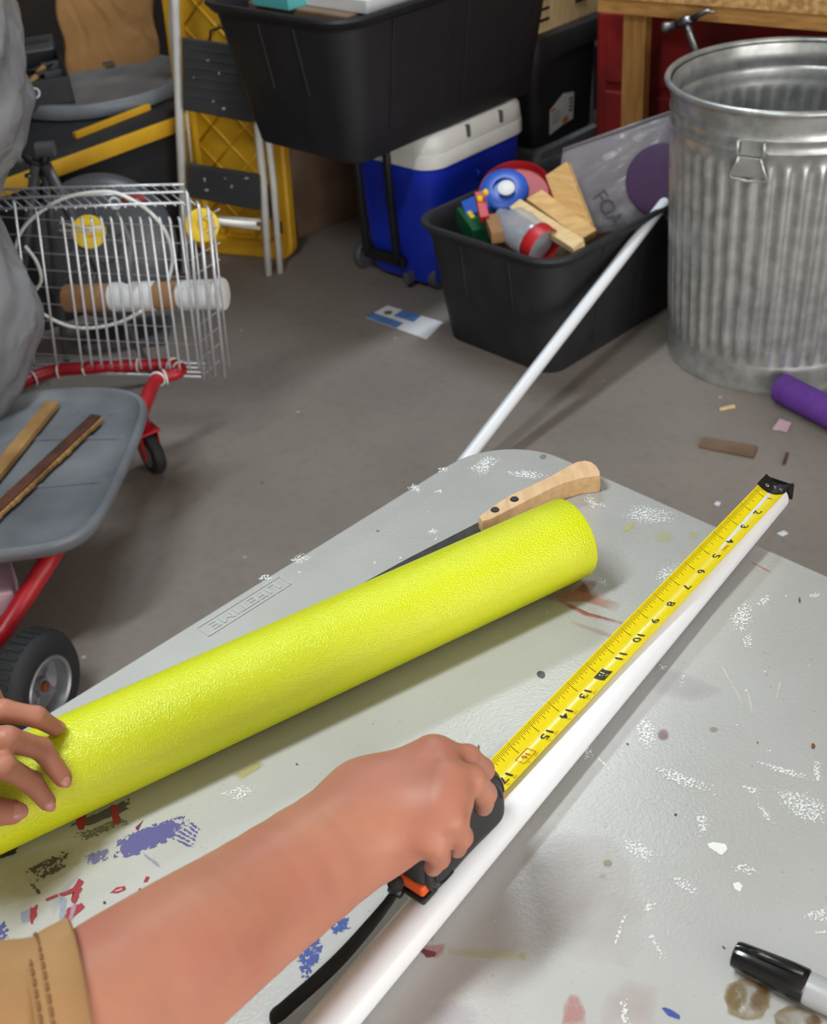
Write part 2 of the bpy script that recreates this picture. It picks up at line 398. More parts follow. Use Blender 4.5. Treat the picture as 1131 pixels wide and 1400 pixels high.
# ceiling fixtures that carry the lights; the back one is made up
ca, sa = math.cos(math.radians(40)), math.sin(math.radians(40))
for LP, lab in ((LAMP, 'long white ceiling shop lamp above the table'), (FILL_LAMP, 'long white ceiling fixture of the added fill lamp above the totes')):
    lf = empty('lamp_fixture', LP + EZ * .02, lab, 'lamp')
    MB().box(LP + EZ * .05, [(ca, sa, 0), (-sa, ca, 0), EZ], (1.05, .28, .05)).build('housing', M['white_plastic'], lf, bevel=.01)
    for sg in (-.4, .4):
        q = LP + V3(ca, sa, 0) * sg; MB().tube([q + EZ * .07, q + EZ * .125], .008).build('bracket', M['steel'], lf)

# ------------------------------------------------------------------ galvanised trash can
CX, CY, RT, RB, CH = .889, 2.522, .266, .233, .644
def trash_can():
    t = empty('trash_can', (CX, CY, 0), 'galvanised steel trash can with fluted sides, open at the top', 'trash can')
    nF = 46; n = nF * 8; th = np.linspace(0, 2 * np.pi, n, endpoint=False)
    fl = np.clip(1.6 * np.cos(nF * th), -1, 1)
    def ring(r, z, amp=0.0, dr=0.0): 
        rr = r + dr + amp * fl
        return np.stack([CX + rr * np.cos(th), CY + rr * np.sin(th), np.full(n, z)], -1)
    rad = lambda z: RB + (RT - .008 - RB) * z / CH
    R = []
    for z, amp, dr in [(.006, 0, -.004), (.0, 0, .003), (.008, 0, .005), (.018, 0, 0), (.03, 0, .004), (.04, 0, 0), (.052, 0, .004), (.064, 0, 0), (.078, 0, -.002), (.095, .0035, 0), (.11, .0048, 0)]:
        R.append(ring(rad(z), z, amp, dr))
    for z in np.linspace(.14, .50, 8): R.append(ring(rad(z), z, .0048))
    for z, amp, dr in [(.515, .0045, 0), (.525, .002, 0), (.532, 0, 0), (.548, 0, .001), (.556, 0, .005), (.564, 0, .001), (.574, 0, .001), (.582, 0, .005), (.590, 0, .001), (.603, 0, .003), (.618, 0, .004), (.634, 0, .006)]:
        R.append(ring(rad(z), z, amp, dr))
    MB().rings(R, True, False).build('body', M['galv'], t, smooth=50)
    # inner wall
    I = []
    for z, amp, dr in [(.634, 0, .002), (.618, 0, -.001), (.606, 0, -.004), (.592, 0, 0), (.584, 0, .003), (.576, 0, -.002), (.56, 0, .002), (.548, 0, -.002), (.53, 0, -.002), (.512, .004, 0)]: I.append(ring(rad(z) - .003, z, amp, dr))
    for z in np.linspace(.49, .12, 6): I.append(ring(rad(z) - .003, z, .0048))
    I.append(ring(rad(.02) - .003, .02))
    MB().rings(I, False, True).build('inner_wall', M['galv'], t, smooth=50)
    a = np.linspace(0, 2 * np.pi, 96, endpoint=False)
    MB().tube(np.stack([CX + (RT + .001) * np.cos(a), CY + (RT + .001) * np.sin(a), np.full(96, CH - .006)], -1), .007, 10, closed=True).build('rolled_rim', M['galv'], t, smooth=True)
    # drop handle
    for ang in (-1.0,):
        hp = PP(1022, 219, (CX, CY, 0), nrm(V3(-.55, -.83, 0)))
    dv = nrm(V3(.725 - CX, 2.29 - CY, 0)); tv = V3(-dv[1], dv[0], 0)
    for dd in (dv, -dv):
        tv = V3(-dd[1], dd[0], 0); zc = .545; r0 = rad(zc) + .004
        c = V3(CX, CY, zc) + dd * r0
        h = MB(); h.box(c + EZ * .022 + dd * .004, [tv, EZ, dd], (.046, .034, .004))
        hb = h.build('handle_bracket', M['galv'], t, bevel=.002)
        for sx in (-1, 1):
            MB().tube([c + tv * .025 * sx + EZ * .036 + dd * .004, c + tv * .027 * sx + EZ * .034 + dd * .012, c + tv * .027 * sx + EZ * .010 + dd * .012, c + tv * .025 * sx + EZ * .006 + dd * .004], .0038, 8).build('loop_ear', M['galv'], hb, smooth=True)
        lp = [c + tv * x + EZ * z + dd * .012 for x, z in ((-.022, .006), (-.028, -.012), (-.038, -.034), (-.034, -.040), (0, -.043), (.034, -.040), (.038, -.034), (.028, -.012), (.022, .006))]
        MB().tube(lp, .003, 8).build('drop_handle', M['galv'], t, smooth=True)
        MB().poly([c + tv * x + EZ * z + dd * .006 for x, z in ((-.020, .004), (-.034, -.036), (.034, -.036), (.020, .004))], dd, .004).build('handle_plate', M['galv'], t, bevel=.0015)
trash_can()

# ------------------------------------------------------------------ storage totes
def tote(name, A, a, b, la, lb, H, flare, z0, label, m, ribs_a=(), ribs_b=(), panels_b=(), cat='storage bin', lip=.018, cr=.05):
    """A bottom front corner; a, b the two edge directions; flare = how far each wall leans out at the top"""
    A = np.asarray(list(A[:2]) + [z0], float); a = nrm(list(a) + [0]); b = nrm(list(b) + [0])
    c = A + a * la / 2 + b * lb / 2
    t = empty(name, c, label, cat)
    def rg(k, z, off=0.0, r=None): 
        f = flare * k + off
        return rrect(c + EZ * z, a, b, la + 2 * f, lb + 2 * f, (r or cr) + f * .5, 6)
    R = [rg(0, .004, -.01), rg(0, .0, -.004), rg(0, .006)] + [rg(k, H * k) for k in (.25, .5, .75, .9)]
    R += [rg(.92, H * .92), rg(.92, H * .925, .007), rg(1, H - .006, lip), rg(1, H, lip - .003), rg(1, H, .003), rg(.97, H * .97, -.004), rg(.9, H * .88, -.006), rg(.5, H * .5, -.006), rg(.05, .02, -.006)]
    MB().rings(R, True, True).build('body', m, t, smooth=45)
    def rib(d, e, le, lother, s, w, k0, k1, dep, nm='rib'):
        """raised strip on the wall facing -d; e runs along that wall"""
        P = []
        for k in (k0, k1):
            f = flare * k
            base = A - d * f + EZ * H * k
            for s_ in (s - w / 2, s + w / 2): P.append(base + e * s_)
        o = -d * dep; i = d * .002
        p0, p1, p2, p3 = P
        MB().hexa([p0 + i, p1 + i, p3 + i, p2 + i, p0 + o, p1 + o, p3 + o, p2 + o]).build(nm, m, t, bevel=.0015)
    for s, w in ribs_a: rib(b, a, la, lb, s * la, w, .45, .9, .004)     # on the wall that contains a (faces -b)
    for s, w in ribs_b: rib(a, b, lb, la, s * lb, w, .12, .9, .004)
    for s, w in panels_b: rib(a, b, lb, la, s * lb, w, .17, .92, .006, 'panel')
    return t, c, a, b
TA, TB2 = (-.694, .72), (.72, .694)
up_t, up_c, up_a, up_b = tote('storage_tote', (-.054, 2.777), TA, TB2, 0.38, .68, .345, .055, .44,
    'large black storage tote with teal folder inside, stacked on the blue cooler', M['black_plastic'],
    ribs_a=((.3, .008), (.62, .008)), panels_b=((.30, .20), (.72, .25)))
# papers lying on top of the tote's contents
q0 = up_c + EZ * .30
mb = MB()
mb.box(up_c + EZ * .18, [up_a, up_b, EZ], (.34, .62, .30)); mb.build('cardboard_box', M['cardboard_dark'], label='brown cardboard box inside the large black tote', cat='box', bevel=.004)
MB().box(V3(*(PZ(402, -18, .80)[:2]), .785), [up_a, up_b, EZ], (.13, .16, .03)).build('folder', M['teal'], label='teal folder on top of the large black tote', cat='folder', bevel=.002)
MB().box(V3(*(PZ(486, -16, .80)[:2]), .785), [up_a, up_b, EZ], (.22, .15, .03)).build('paper_stack', M['paper_white'], label='white paper stack beside the teal folder in the large tote', cat='paper', bevel=.002)

ft, ft_c, ft_a, ft_b = tote('storage_tote', (.356, 2.461), (-.66, .75), (.75, .66), .355, .50, .315, .035, 0.0,
    'open black storage tote on the floor, filled with toys and wood blocks', M['black_plastic2'],
    ribs_a=((.28, .006), (.7, .006)), ribs_b=((.30, .008), (.62, .008)), lip=.016)

# ------------------------------------------------------------------ cooler
def cooler():
    A = V3(.125, 2.94, 0); a = nrm(V3(-.694, .72, 0)); b = nrm(V3(.72, .694, 0)); la, lb = .31, .385
    c = A + a * la / 2 + b * lb / 2
    t = empty('cooler', c, 'blue wheeled cooler with a white lid', 'cooler')
    def rg(z, off=0.0, r=.06): return rrect(c + EZ * z, a, b, la + 2 * off, lb + 2 * off, r, 7)
    MB().rings([rg(.022, -.03), rg(.02, -.022), rg(.03, -.016), rg(.2, -.006), rg(.33, 0), rg(.345, .001), rg(.35, -.004)]).build('body', M['blue'], t, smooth=45)
    lid = MB().rings([rg(.348, .002), rg(.352, .008), rg(.385, .008), rg(.388, .005), rg(.392, .007), rg(.428, .004), rg(.438, -.004), rg(.4395, -.03)]).build('lid', M['white_plastic'], t, smooth=45)
    for s in (.36, .70):
        MB().box(A + b * lb * s - a * .006 + EZ * .418, [b, a, EZ], (.008, .012, .03)).build('hinge_slot', M['grey_dark'], lid)
    for s, zz in ((.42, .30), (.30, .30)):
        pass
    MB().tube([A + b * .17 - a * .002 + EZ * .305, A + b * .17 - a * .012 + EZ * .30, A + b * .17 - a * .004 + EZ * .285], .004, 8).build('side_latch', M['blue'], t, smooth=True)
    # telescoping handle rails on the end wall (faces -b)
    for s in (.19, .25 - .005, ):
        pass
    for s in (.14, .255):
        p = A + a * s
        MB().tube([p - b * -.002 + EZ * .07, p - b * .012 + EZ * .09, p - b * .016 + EZ * .34, p - b * .014 + EZ * .43], .0105, 8).build('handle_rail', M['black'], t, smooth=True)
    MB().tube([A + a * .14 - b * .014 + EZ * .43, A + a * .255 - b * .014 + EZ * .43], .011, 8).build('handle_grip', M['black'], t, smooth=True)
    MB().box(A + a * .2 - b * -.008 + EZ * .075, [a, b, EZ], (.15, .03, .03)).build('handle_bracket', M['black'], t, bevel=.004)
    MB().box(A + a * .115 - b * -.004 + EZ * .035, [a, b, EZ], (.02, .03, .03)).build('axle_mount', M['grey_dark'], t, bevel=.004)
    for s in (.012, la + .014):
        w = A + a * s + b * .045 + EZ * .042
        if s < .1: w = A + a * .05 + b * .06 + EZ * .042
        MB().lathe([(.012, -.014), (.038, -.014), (.042, -.010), (.042, .010), (.038, .014), (.012, .014)], w, a, 28, True, True).build('wheel', M['grey_dark'], t, smooth=40)
cooler()

# ------------------------------------------------------------------ black bin with a lid behind the cooler, grey tub below, pale crate above
def back_bin():
    b = nrm(V3(.72, .694, 0)); a = nrm(V3(-.694, .72, 0))
    R0 = V3(.655, 3.52, 0); lb, la = .30, .34          # right front corner and its lengths
    z0, z1 = .25, .55
    A = R0 - b * lb
    for nm, zz0, zz1, m_, lab, cat, off in (('plastic_tub', 0.0, .245, M['grey_plastic'], 'grey plastic tub under the black bin with the sticker', 'tub', .0),):
        c = A + a * la / 2 + b * lb / 2
        MB().rings([rrect(c + EZ * z, a, b, la + o, lb + o, .03, 5) for z, o in ((0, -.06), (.20, -.01), (.205, .012), (.24, .012), (.245, 0))]).build(nm, m_, origin=c, smooth=40, label=lab, cat=cat)
    c = A + a * la / 2 + b * lb / 2
    t = empty('storage_bin', c + EZ * z0, 'black lidded bin with a white and orange sticker, behind the cooler', 'storage bin')
    MB().rings([rrect(c + EZ * z, a, b, la + o, lb + o, .03, 5) for z, o in ((z0, -.03), (z0 + .004, -.02), (.495, 0))]).build('body', M['black_plastic2'], t, smooth=40)
    MB().rings([rrect(c + EZ * z, a, b, la + o, lb + o, .03, 5) for z, o in ((.49, .024), (.54, .03), (.55, .02), (.55, 0))]).build('lid', M['black_plastic2'], t, smooth=40)
    MB().box(A + b * .28 - a * .001 + EZ * .38, [b, a, EZ], (.012, .008, .18)).build('rib', M['black_plastic2'], t, bevel=.002)
    # sticker follows the leaning wall
    def onwall(s, z): z = z - .045; s = s - .03; return A + b * s + a * (.010 * (.495 - z) / .24) - a * .0015 + EZ * z
    k = MB().poly([onwall(s, z) for s, z in ((.105, .318), (.105, .388), (.165, .420), (.215, .412), (.215, .335), (.165, .330))], -a, .0008).build('sticker', M['paper_white'], t)
    MB().poly([onwall(s, z) for s, z in ((.165, .332), (.190, .335), (.190, .352), (.165, .348))], -a, .0012).build('orange_print', M['orange'], k)
    MB().poly([onwall(s, z) for s, z in ((.108, .378), (.130, .384), (.130, .392), (.108, .388))], -a, .0012).build('orange_print', M['orange'], k)
    for i in range(4):
        MB().poly([onwall(s, z) for s, z in ((.112, .345 + i * .009), (.150, .348 + i * .009), (.150, .350 + i * .009), (.112, .347 + i * .009))], -a, .0012).build('print_line', M['grey_print'], k)
        MB().poly([onwall(s, z) for s, z in ((.195, .36 + i * .011), (.209, .36 + i * .011), (.209, .366 + i * .011), (.195, .366 + i * .011))], -a, .0012).build('print_line', M['grey_print'], k)
    # pale wooden crate with slots
    t2 = empty('wooden_crate', c + EZ * .55, 'pale wooden crate with cut slots on the lidded bin', 'crate')
    A2 = A - b * .02 + a * .03
    MB().box(A2 + b * .18 + a * .007 + EZ * .615, [b, a, EZ], (.36, .014, .13)).build('side', M['pine2'], t2, bevel=.001)
    MB().box(A2 + b * .18 + a * .24 + EZ * .615, [b, a, EZ], (.36, .014, .13)).build('side', M['pine2'], t2, bevel=.001)
    for s in (.007, .353): MB().box(A2 + b * s + a * .124 + EZ * .615, [b, a, EZ], (.014, .22, .13)).build('end', M['pine2'], t2, bevel=.001)
    MB().box(A2 + b * .18 + a * .124 + EZ * .556, [b, a, EZ], (.332, .22, .01)).build('bottom', M['pine2'], t2)
    for s, z in ((.085, .582), (.085, .610), (.085, .638), (.27, .598), (.27, .625)):
        MB().box(A2 + b * s - a * .0005 + EZ * z, [b, a, EZ], (.085 if s < .2 else .05, .003, .008)).build('slot', M['black'], t2, bevel=.0005)
back_bin()

# ------------------------------------------------------------------ workbench, hammer, things under it
def bench():
    L0 = PZ(816, 17, .66); L0[2] = 0; d = nrm(PZ(1131, 44, .66) - PZ(816, 17, .66)); d[2] = 0; d = nrm(d); e = V3(-d[1], d[0], 0)  # e into the room's back
    if e[1] < 0: e = -e
    t = empty('workbench', L0, 'wooden workbench with a strand board top', 'workbench')
    ln = 1.5; dp = .55
    for k in (0, 1):
        MB().box(L0 + d * ln / 2 + e * (.02 + k * (dp - .06)) + EZ * .680, [d, e, EZ], (ln, .038, .04)).build('rail', M['rail'], t, bevel=.002)
    for k in (0.02, ln - .02): MB().box(L0 + d * k + e * dp / 2 + EZ * .680, [d, e, EZ], (.038, dp - .1, .04)).build('cross_rail', M['rail'], t, bevel=.002)
    MB().box(L0 + d * (ln / 2 + .02) + e * (dp / 2 - .006) + EZ * .7145, [d, e, EZ], (ln + .06, dp + .02, .029)).build('top', M['osb'], t)
    for s in (.085, ln - .06):
        for q in (.055, dp - .06):
            MB().box(L0 + d * s + e * q + EZ * .332, [d, e, EZ], (.062, .036, .664)).build('leg', M['stud'], t, bevel=.002)
    MB().box(L0 + d * .85 + e * .31 + EZ * .735, [d, e, EZ], (.75, .5, .012)).build('white_board', M['white_plastic'], label='white sheet lying on the workbench top', cat='board', bevel=.002)
    # red cabinet below
    c = L0 + d * .35 + e * .315
    rc = empty('tool_cabinet', c, 'dark red metal cabinet under the workbench', 'cabinet')
    MB().box(c + EZ * .31, [d, e, EZ], (.88, .30, .62)).build('body', M['red_dark'], rc, bevel=.01)
    for i in range(3): MB().box(c + EZ * (.13 + i * .2) - e * .153, [d, e, EZ], (.82, .012, .18)).build('drawer', M['red_dark'], rc, bevel=.006)
    # hammer hung by its head on the rail
    h0 = PZ(908, 38, .705); h1 = h0 + d * .0
    hc = L0 + d * .135 - e * .0 + EZ * .70
    hm = empty('hammer', PP(940, 30, L0 - e * .03, e), 'claw hammer hanging by its head on the workbench rail', 'hammer')
    pl = L0 - e * .03
    g = lambda x, y, o=0: PP(x, y, pl - e * o, e)
    MB().lathe([(.0125, 0), (.0145, .002), (.0145, .012), (.0105, .018), (.010, .034)], g(908, 39), g(935, 30) - g(908, 39), 20, True, True).build('face', M['steel'], hm, smooth=40)
    MB().tube([g(926, 33), g(936, 29), g(950, 26)], [.010, .013, .011], 10).build('head', M['steel'], hm, smooth=True)
    for o in (0, .016): MB().tube([g(946, 26, o - .008), g(958, 19, o - .008), g(968, 15, o - .010), g(978, 16, o - .012)], [.008, .0065, .005, .003], 8).build('claw', M['steel'], hm, smooth=True)
    MB().tube([g(938, 28), g(943, 45), g(951, 66), g(960, 95), g(970, 130), g(982, 170)], [.009, .009, .0095, .011, .013, .012], 10).build('handle', M['steel'], hm, smooth=True)
bench()

# ------------------------------------------------------------------ contents of the floor tote
def bar(name, p, q, w, h, up, m, parent=None, **k):
    """board from p to q; w across, h along up"""
    x = nrm(np.asarray(q) - np.asarray(p)); up = np.asarray(up, float); up = nrm(up - x * np.dot(up, x)); y = np.cross(up, x)
    return MB().box((np.asarray(p) + np.asarray(q)) / 2, [x, y, up], (np.linalg.norm(np.asarray(q) - np.asarray(p)), w, h)).build(name, m, parent, bevel=.0015, **k)
# filler: cardboard at the bottom so the toys rest on something
MB().box(ft_c + EZ * .11, [ft_a, ft_b, EZ], (.31, .44, .17)).build('cardboard_box', M['cardboard_dark'], label='brown cardboard box at the bottom of the floor tote', cat='box', bevel=.003)
c0 = V3(.475, 2.60, .26)
# wood blocks
bar('wood_block', PZ(705, 282, .355), PZ(792, 338, .318), .034, .022, (0, -.6, .8), M['pine2'], label='pale wood block lying across the tote rim, the lower one', cat='wood block', group='wood blocks in the tote')
bar('wood_block', PY(730, 270, 2.72), PY(805, 325, 2.58), .05, .022, (.2, -.5, .8), M['pine'], label='short wood block lying between the two other blocks', cat='wood block', group='wood blocks in the tote')
bar('wood_block', PY(763, 232, 2.76), PY(798, 325, 2.62), .062, .022, (-.45, -.75, .25), M['pine'], label='wood block standing up in the tote against the clear bag', cat='wood block', group='wood blocks in the tote')
# plastic bottle
bt = empty('plastic_bottle', PY(690, 300, 2.60), 'clear plastic bottle with a red label in the floor tote', 'bottle')
pa, pb = PY(694, 300, 2.62), PY(752, 345, 2.50)
MB().lathe([(.012, -.03), (.022, -.005), (.042, .02), (.046, .05), (.043, .075), (.046, .10), (.040, .115), (.01, .118)], pa, pb - pa, 24, True, True).build('bottle_body', M['bottle'], bt, smooth=40)
MB().lathe([(.0468, .098), (.0472, .10), (.0472, .13), (.0466, .132)], pa, pb - pa, 24).build('label', M['red'], bt, smooth=40)
# toys
ty = empty('toy_gear', PY(670, 268, 2.78), 'round red and blue toy with a white dial', 'toy')
tn = nrm(V3(-.1, -.55, .8)); tc_ = PY(690, 262, 2.80)
MB().lathe([(.02, -.02), (.082, -.02), (.092, -.012), (.092, .004), (.088, .008), (.084, .002), (.080, -.010), (.02, -.010)], tc_ + V3(.03, .02, -.015), tn, 36, True, True).build('red_rim', M['red'], ty, smooth=40)
MB().lathe([(.02, -.01), (.054, -.01), (.060, 0), (.058, .012), (.050, .018), (.028, .018), (.026, .010), (.004, .010)], tc_, tn, 32, True, True).build('blue_disc', M['toyblue'], ty, smooth=40)
MB().lathe([(.004, .018), (.020, .018), (.021, .024), (.019, .025), (.003, .025)], tc_ + V3(.004, -.012, .0), tn, 20, True, True).build('white_dial', M['white_plastic'], ty, smooth=40)
tb = empty('toy_block', PY(650, 285, 2.68), 'blue and red plastic toy piece with yellow pegs', 'toy')
bar('block', PY(637, 292, 2.72), PY(668, 278, 2.72), .05, .035, (0, -.4, .9), M['toyblue'], tb)
bar('red_arm', PY(655, 265, 2.68), PY(663, 300, 2.62), .022, .02, (0, -.5, .8), M['red'], tb)
for x, y in ((656, 272), (658, 292), (664, 263)): MB().ball(PY(x, y, 2.655), .008, 10).build('peg', M['yellow'], tb, smooth=True)
gb = empty('toy_case', PY(650, 305, 2.60), 'dark green plastic toy case with a yellow badge', 'toy')
bar('case', PY(640, 292, 2.74), PY(662, 322, 2.64), .062, .04, (.2, -.5, .8), M['green'], gb)
MB().box(PY(644, 294, 2.69), [nrm(V3(.4, -.7, -.5)), nrm(V3(.8, .5, 0)), nrm(V3(.2, -.5, .8))], (.022, .012, .008)).build('badge', M['yellow'], gb, bevel=.002)
bar('toy_brick', PY(672, 300, 2.64), PY(681, 325, 2.56), .03, .03, (0, -.5, .8), M['card'], label='small brown toy brick between the green case and bottle', cat='toy')
# clear bag with grey lettering and a purple foam disc inside
def foam_bag():
    t = empty('plastic_bag', PY(830, 300, 2.72), 'clear plastic bag with grey block lettering leaning in the tote', 'bag')
    n0 = nrm(V3(-.35, -.80, .48)); p0 = PY(830, 260, 2.78)
    cor = [PP(x, y, p0, n0) for x, y in ((752, 330), (915, 300), (922, 152), (770, 205))]
    nu, nv = 28, 22; rows = []
    for side in (0, 1):
        for j in range(nv + 1):
            for i in range(nu + 1):
                u, v = i / nu, j / nv
                p = (cor[0] * (1 - u) + cor[1] * u) * (1 - v) + (cor[3] * (1 - u) + cor[2] * u) * v
                bul = .018 * (math.sin(math.pi * u) * math.sin(math.pi * v)) ** .5 + .004 * math.sin(9 * u + 5 * v) * math.sin(math.pi * u) * math.sin(math.pi * v) + .003 * math.sin(23 * v - 11 * u) * math.sin(math.pi * u) * math.sin(math.pi * v)
                rows.append(p + n0 * (bul if side == 0 else -.012 - bul * .6))
    mb = MB(); off = (nu + 1) * (nv + 1); f = []
    for j in range(nv):
        for i in range(nu):
            a_ = j * (nu + 1) + i; f.append((a_, a_ + 1, a_ + nu + 2, a_ + nu + 1)); f.append(tuple(off + q for q in (a_, a_ + nu + 1, a_ + nu + 2, a_ + 1)))
    mb.add(rows, f).build('film', M['clear'], t, smooth=True)
    rd = nrm(PP(855, 322, p0, n0) - PP(812, 258, p0, n0)); upv = np.cross(n0, rd)
    put_text('FOAM', PP(838, 294, p0 + n0 * .024, n0), rd, upv, .036, M['grey_print'], 'lettering', t, lift=.002, width=.125)
    top = PP(800, 195, p0, n0); tr = PP(940, 152, p0, n0)
    MB().tube([cor[3] + n0 * .002, (cor[3] + cor[2]) / 2 + n0 * .006, cor[2] + n0 * .002], .004, 6).build('seam', M['clear'], t, smooth=True)
    c = PP(907, 248, p0, n0) + n0 * .026
    MB().lathe([(.02, -.008), (.075, -.008), (.085, -.003), (.085, .003), (.075, .008), (.02, .008)], c, n0, 36, True, True).build('foam_disc', M['purple_dark'], label='dark purple foam disc resting on the clear bag', cat='foam disc', smooth=40)
foam_bag()

# ------------------------------------------------------------------ leaning white pole
pA = PY(655, 605, 2.1); pB = PY(905, 282, 2.68); pd = nrm(pB - pA)
p_low = pA + pd * ((.013 - pA[2]) / pd[2]); p_hi = pB + pd * .12
MB().tube([p_low, p_hi], .0134, 20).build('pole', M['pvc'], label='white plastic pole leaning on the floor tote', cat='pole', smooth=40)

# ------------------------------------------------------------------ small things on the floor
pn0 = V3(.837, 2.268, .033); pnd = nrm(V3(.078, -.140, 0))
MB().lathe([(.009, .004), (.028, 0), (.033, .004), (.033, .9), (.029, .904), (.009, .902)], pn0, pnd, 28, True, True).build('foam_noodle', M['purple_foam'], label='purple foam noodle lying on the floor by the trash can', cat='foam noodle', smooth=50)
cd = [PZ(x, y, .001) for x, y in ((500, 434), (530, 418), (606, 441), (583, 464))]
ct = empty('mail_card', np.mean(cd, 0), 'blue and white printed card on the concrete floor', 'card')
MB().poly(cd, EZ, .0012).build('card_sheet', M['paper_white'], ct)
L_ = lambda u, v: (cd[0] * (1 - u) + cd[3] * u) * (1 - v) + (cd[1] * (1 - u) + cd[2] * u) * v
MB().poly([L_(.0, 0) + EZ * .0013, L_(.52, 0) + EZ * .0013, L_(.52, .36) + EZ * .0013, L_(0, .36) + EZ * .0013], EZ, .0003).build('print_band', M['paper_blue'], ct)
MB().poly([L_(.28, .55) + EZ * .0013, L_(.62, .55) + EZ * .0013, L_(.62, 1) + EZ * .0013, L_(.28, 1) + EZ * .0013], EZ, .0003).build('print_band', M['paper_blue'], ct)
MB().lathe([(.001, .0013), (.012, .0014), (.012, .0017), (.001, .0018)], L_(.16, .62), EZ, 16).build('photo_spot', M['cardboard_dark'], ct)
def chip(name, px, th, m, label, cat, group=None):
    MB().poly([PZ(x, y, .001) for x, y in px], EZ, th).build(name, m, label=label, cat=cat, group=group, bevel=.0008)
chip('wood_scrap', ((955, 612), (962, 600), (1036, 612), (1030, 627)), 0.006, M['cardboard_dark'], 'flat piece of scrap wood on the concrete floor', 'wood scrap')
chip('paper_scrap', ((1056, 588), (1066, 574), (1082, 580), (1076, 592), (1066, 589)), .004, M['pink'], 'crumpled pinkish scrap on the floor by the can', 'scrap')
chip('wood_sliver', ((983, 559), (1004, 554), (1006, 558), (985, 562)), .003, M['pine2'], 'thin pale wood sliver on the floor beside the can', 'wood scrap')
chip('bark_sliver', ((1069, 636), (1075, 619), (1079, 620), (1074, 635)), .003, M['dark_wood'], 'thin dark sliver on the floor near the scrap wood', 'wood scrap')
chip('pale_flake', ((976, 690), (980, 686), (986, 688), (983, 693)), .002, M['paper_white'], 'tiny white flake on the floor left of the tape hook', 'flake', 'white flakes on the floor')
chip('pale_flake', ((1062, 730), (1072, 726), (1078, 730), (1070, 734)), .002, M['paper_white'], 'larger white flake on the floor below the pipe end', 'flake', 'white flakes on the floor')
# loose leaf of cardboard in the gap between ladder and cooler

# ------------------------------------------------------------------ yellow platform panel leaning at the back
def yellow_panel():
    BR = V3(-.272, 3.30, 0); BL = V3(-.575, 3.440, 0); wv = nrm(BR - BL); wd = np.linalg.norm(BR - BL)
    back = V3(-wv[1], wv[0], 0); back = back if back[1] > 0 else -back
    up = nrm(EZ + back * .10); n = np.cross(wv, up); n = n if n[1] < 0 else -n      # n faces the camera
    t = empty('platform_panel', (BR + BL) / 2, 'yellow plastic platform panel with diamond ribs, leaning behind the ladder', 'panel')
    Hh = .92; g = lambda x, y, z=0: BL + wv * x + up * y + n * z
    c = g(wd / 2, Hh / 2)
    MB().rings([rrect(c - n * .012, wv, up, wd - .02, Hh - .02, .05, 6), rrect(c - n * .01, wv, up, wd, Hh, .05, 6), rrect(c + n * .018, wv, up, wd, Hh, .05, 6), rrect(c + n * .024, wv, up, wd - .012, Hh - .012, .046, 6),
                rrect(c + n * .024, wv, up, wd - .10, Hh - .10, .03, 6), rrect(c + n * .008, wv, up, wd - .112, Hh - .112, .028, 6)]).build('tray', M['yellow_plastic'], t, smooth=40)
    x0, x1, y0, y1 = .058, wd - .058, .058, Hh - .058
    for sgn in (1, -1):
        k = -1.2
        while k < 1.6:
            pts = []
            for x in np.linspace(x0, x1, 2):
                pass
            # line y = k + sgn*x clipped to the field
            xs = [x for x in (x0, x1)] + [(yy - k) / sgn for yy in (y0, y1)]
            xs = sorted(x for x in xs if x0 - 1e-6 <= x <= x1 + 1e-6 and y0 - 1e-6 <= k + sgn * x <= y1 + 1e-6)
            if len(xs) >= 2 and xs[-1] - xs[0] > .03:
                MB().tube([g(xs[0], k + sgn * xs[0], .008), g(xs[-1], k + sgn * xs[-1], .008)], .0035, 6).build('diamond_rib', M['yellow_plastic'], t, smooth=True)
            k += .105
    for y in (.10,): MB().box(g(wd - .03, y, .025), [wv, up, n], (.010, .035, .003)).build('slot', M['black'], t)
    MB().box(g(wd - .075, .17, .014), [wv, up, n], (.022, .10, .012)).build('latch', M['grey_dark'], t, bevel=.003)
    MB().box(g(.17, .085, .02), [wv, up, n], (.09, .025, .02)).build('grip', M['yellow_plastic'], t, bevel=.006)
yellow_panel()

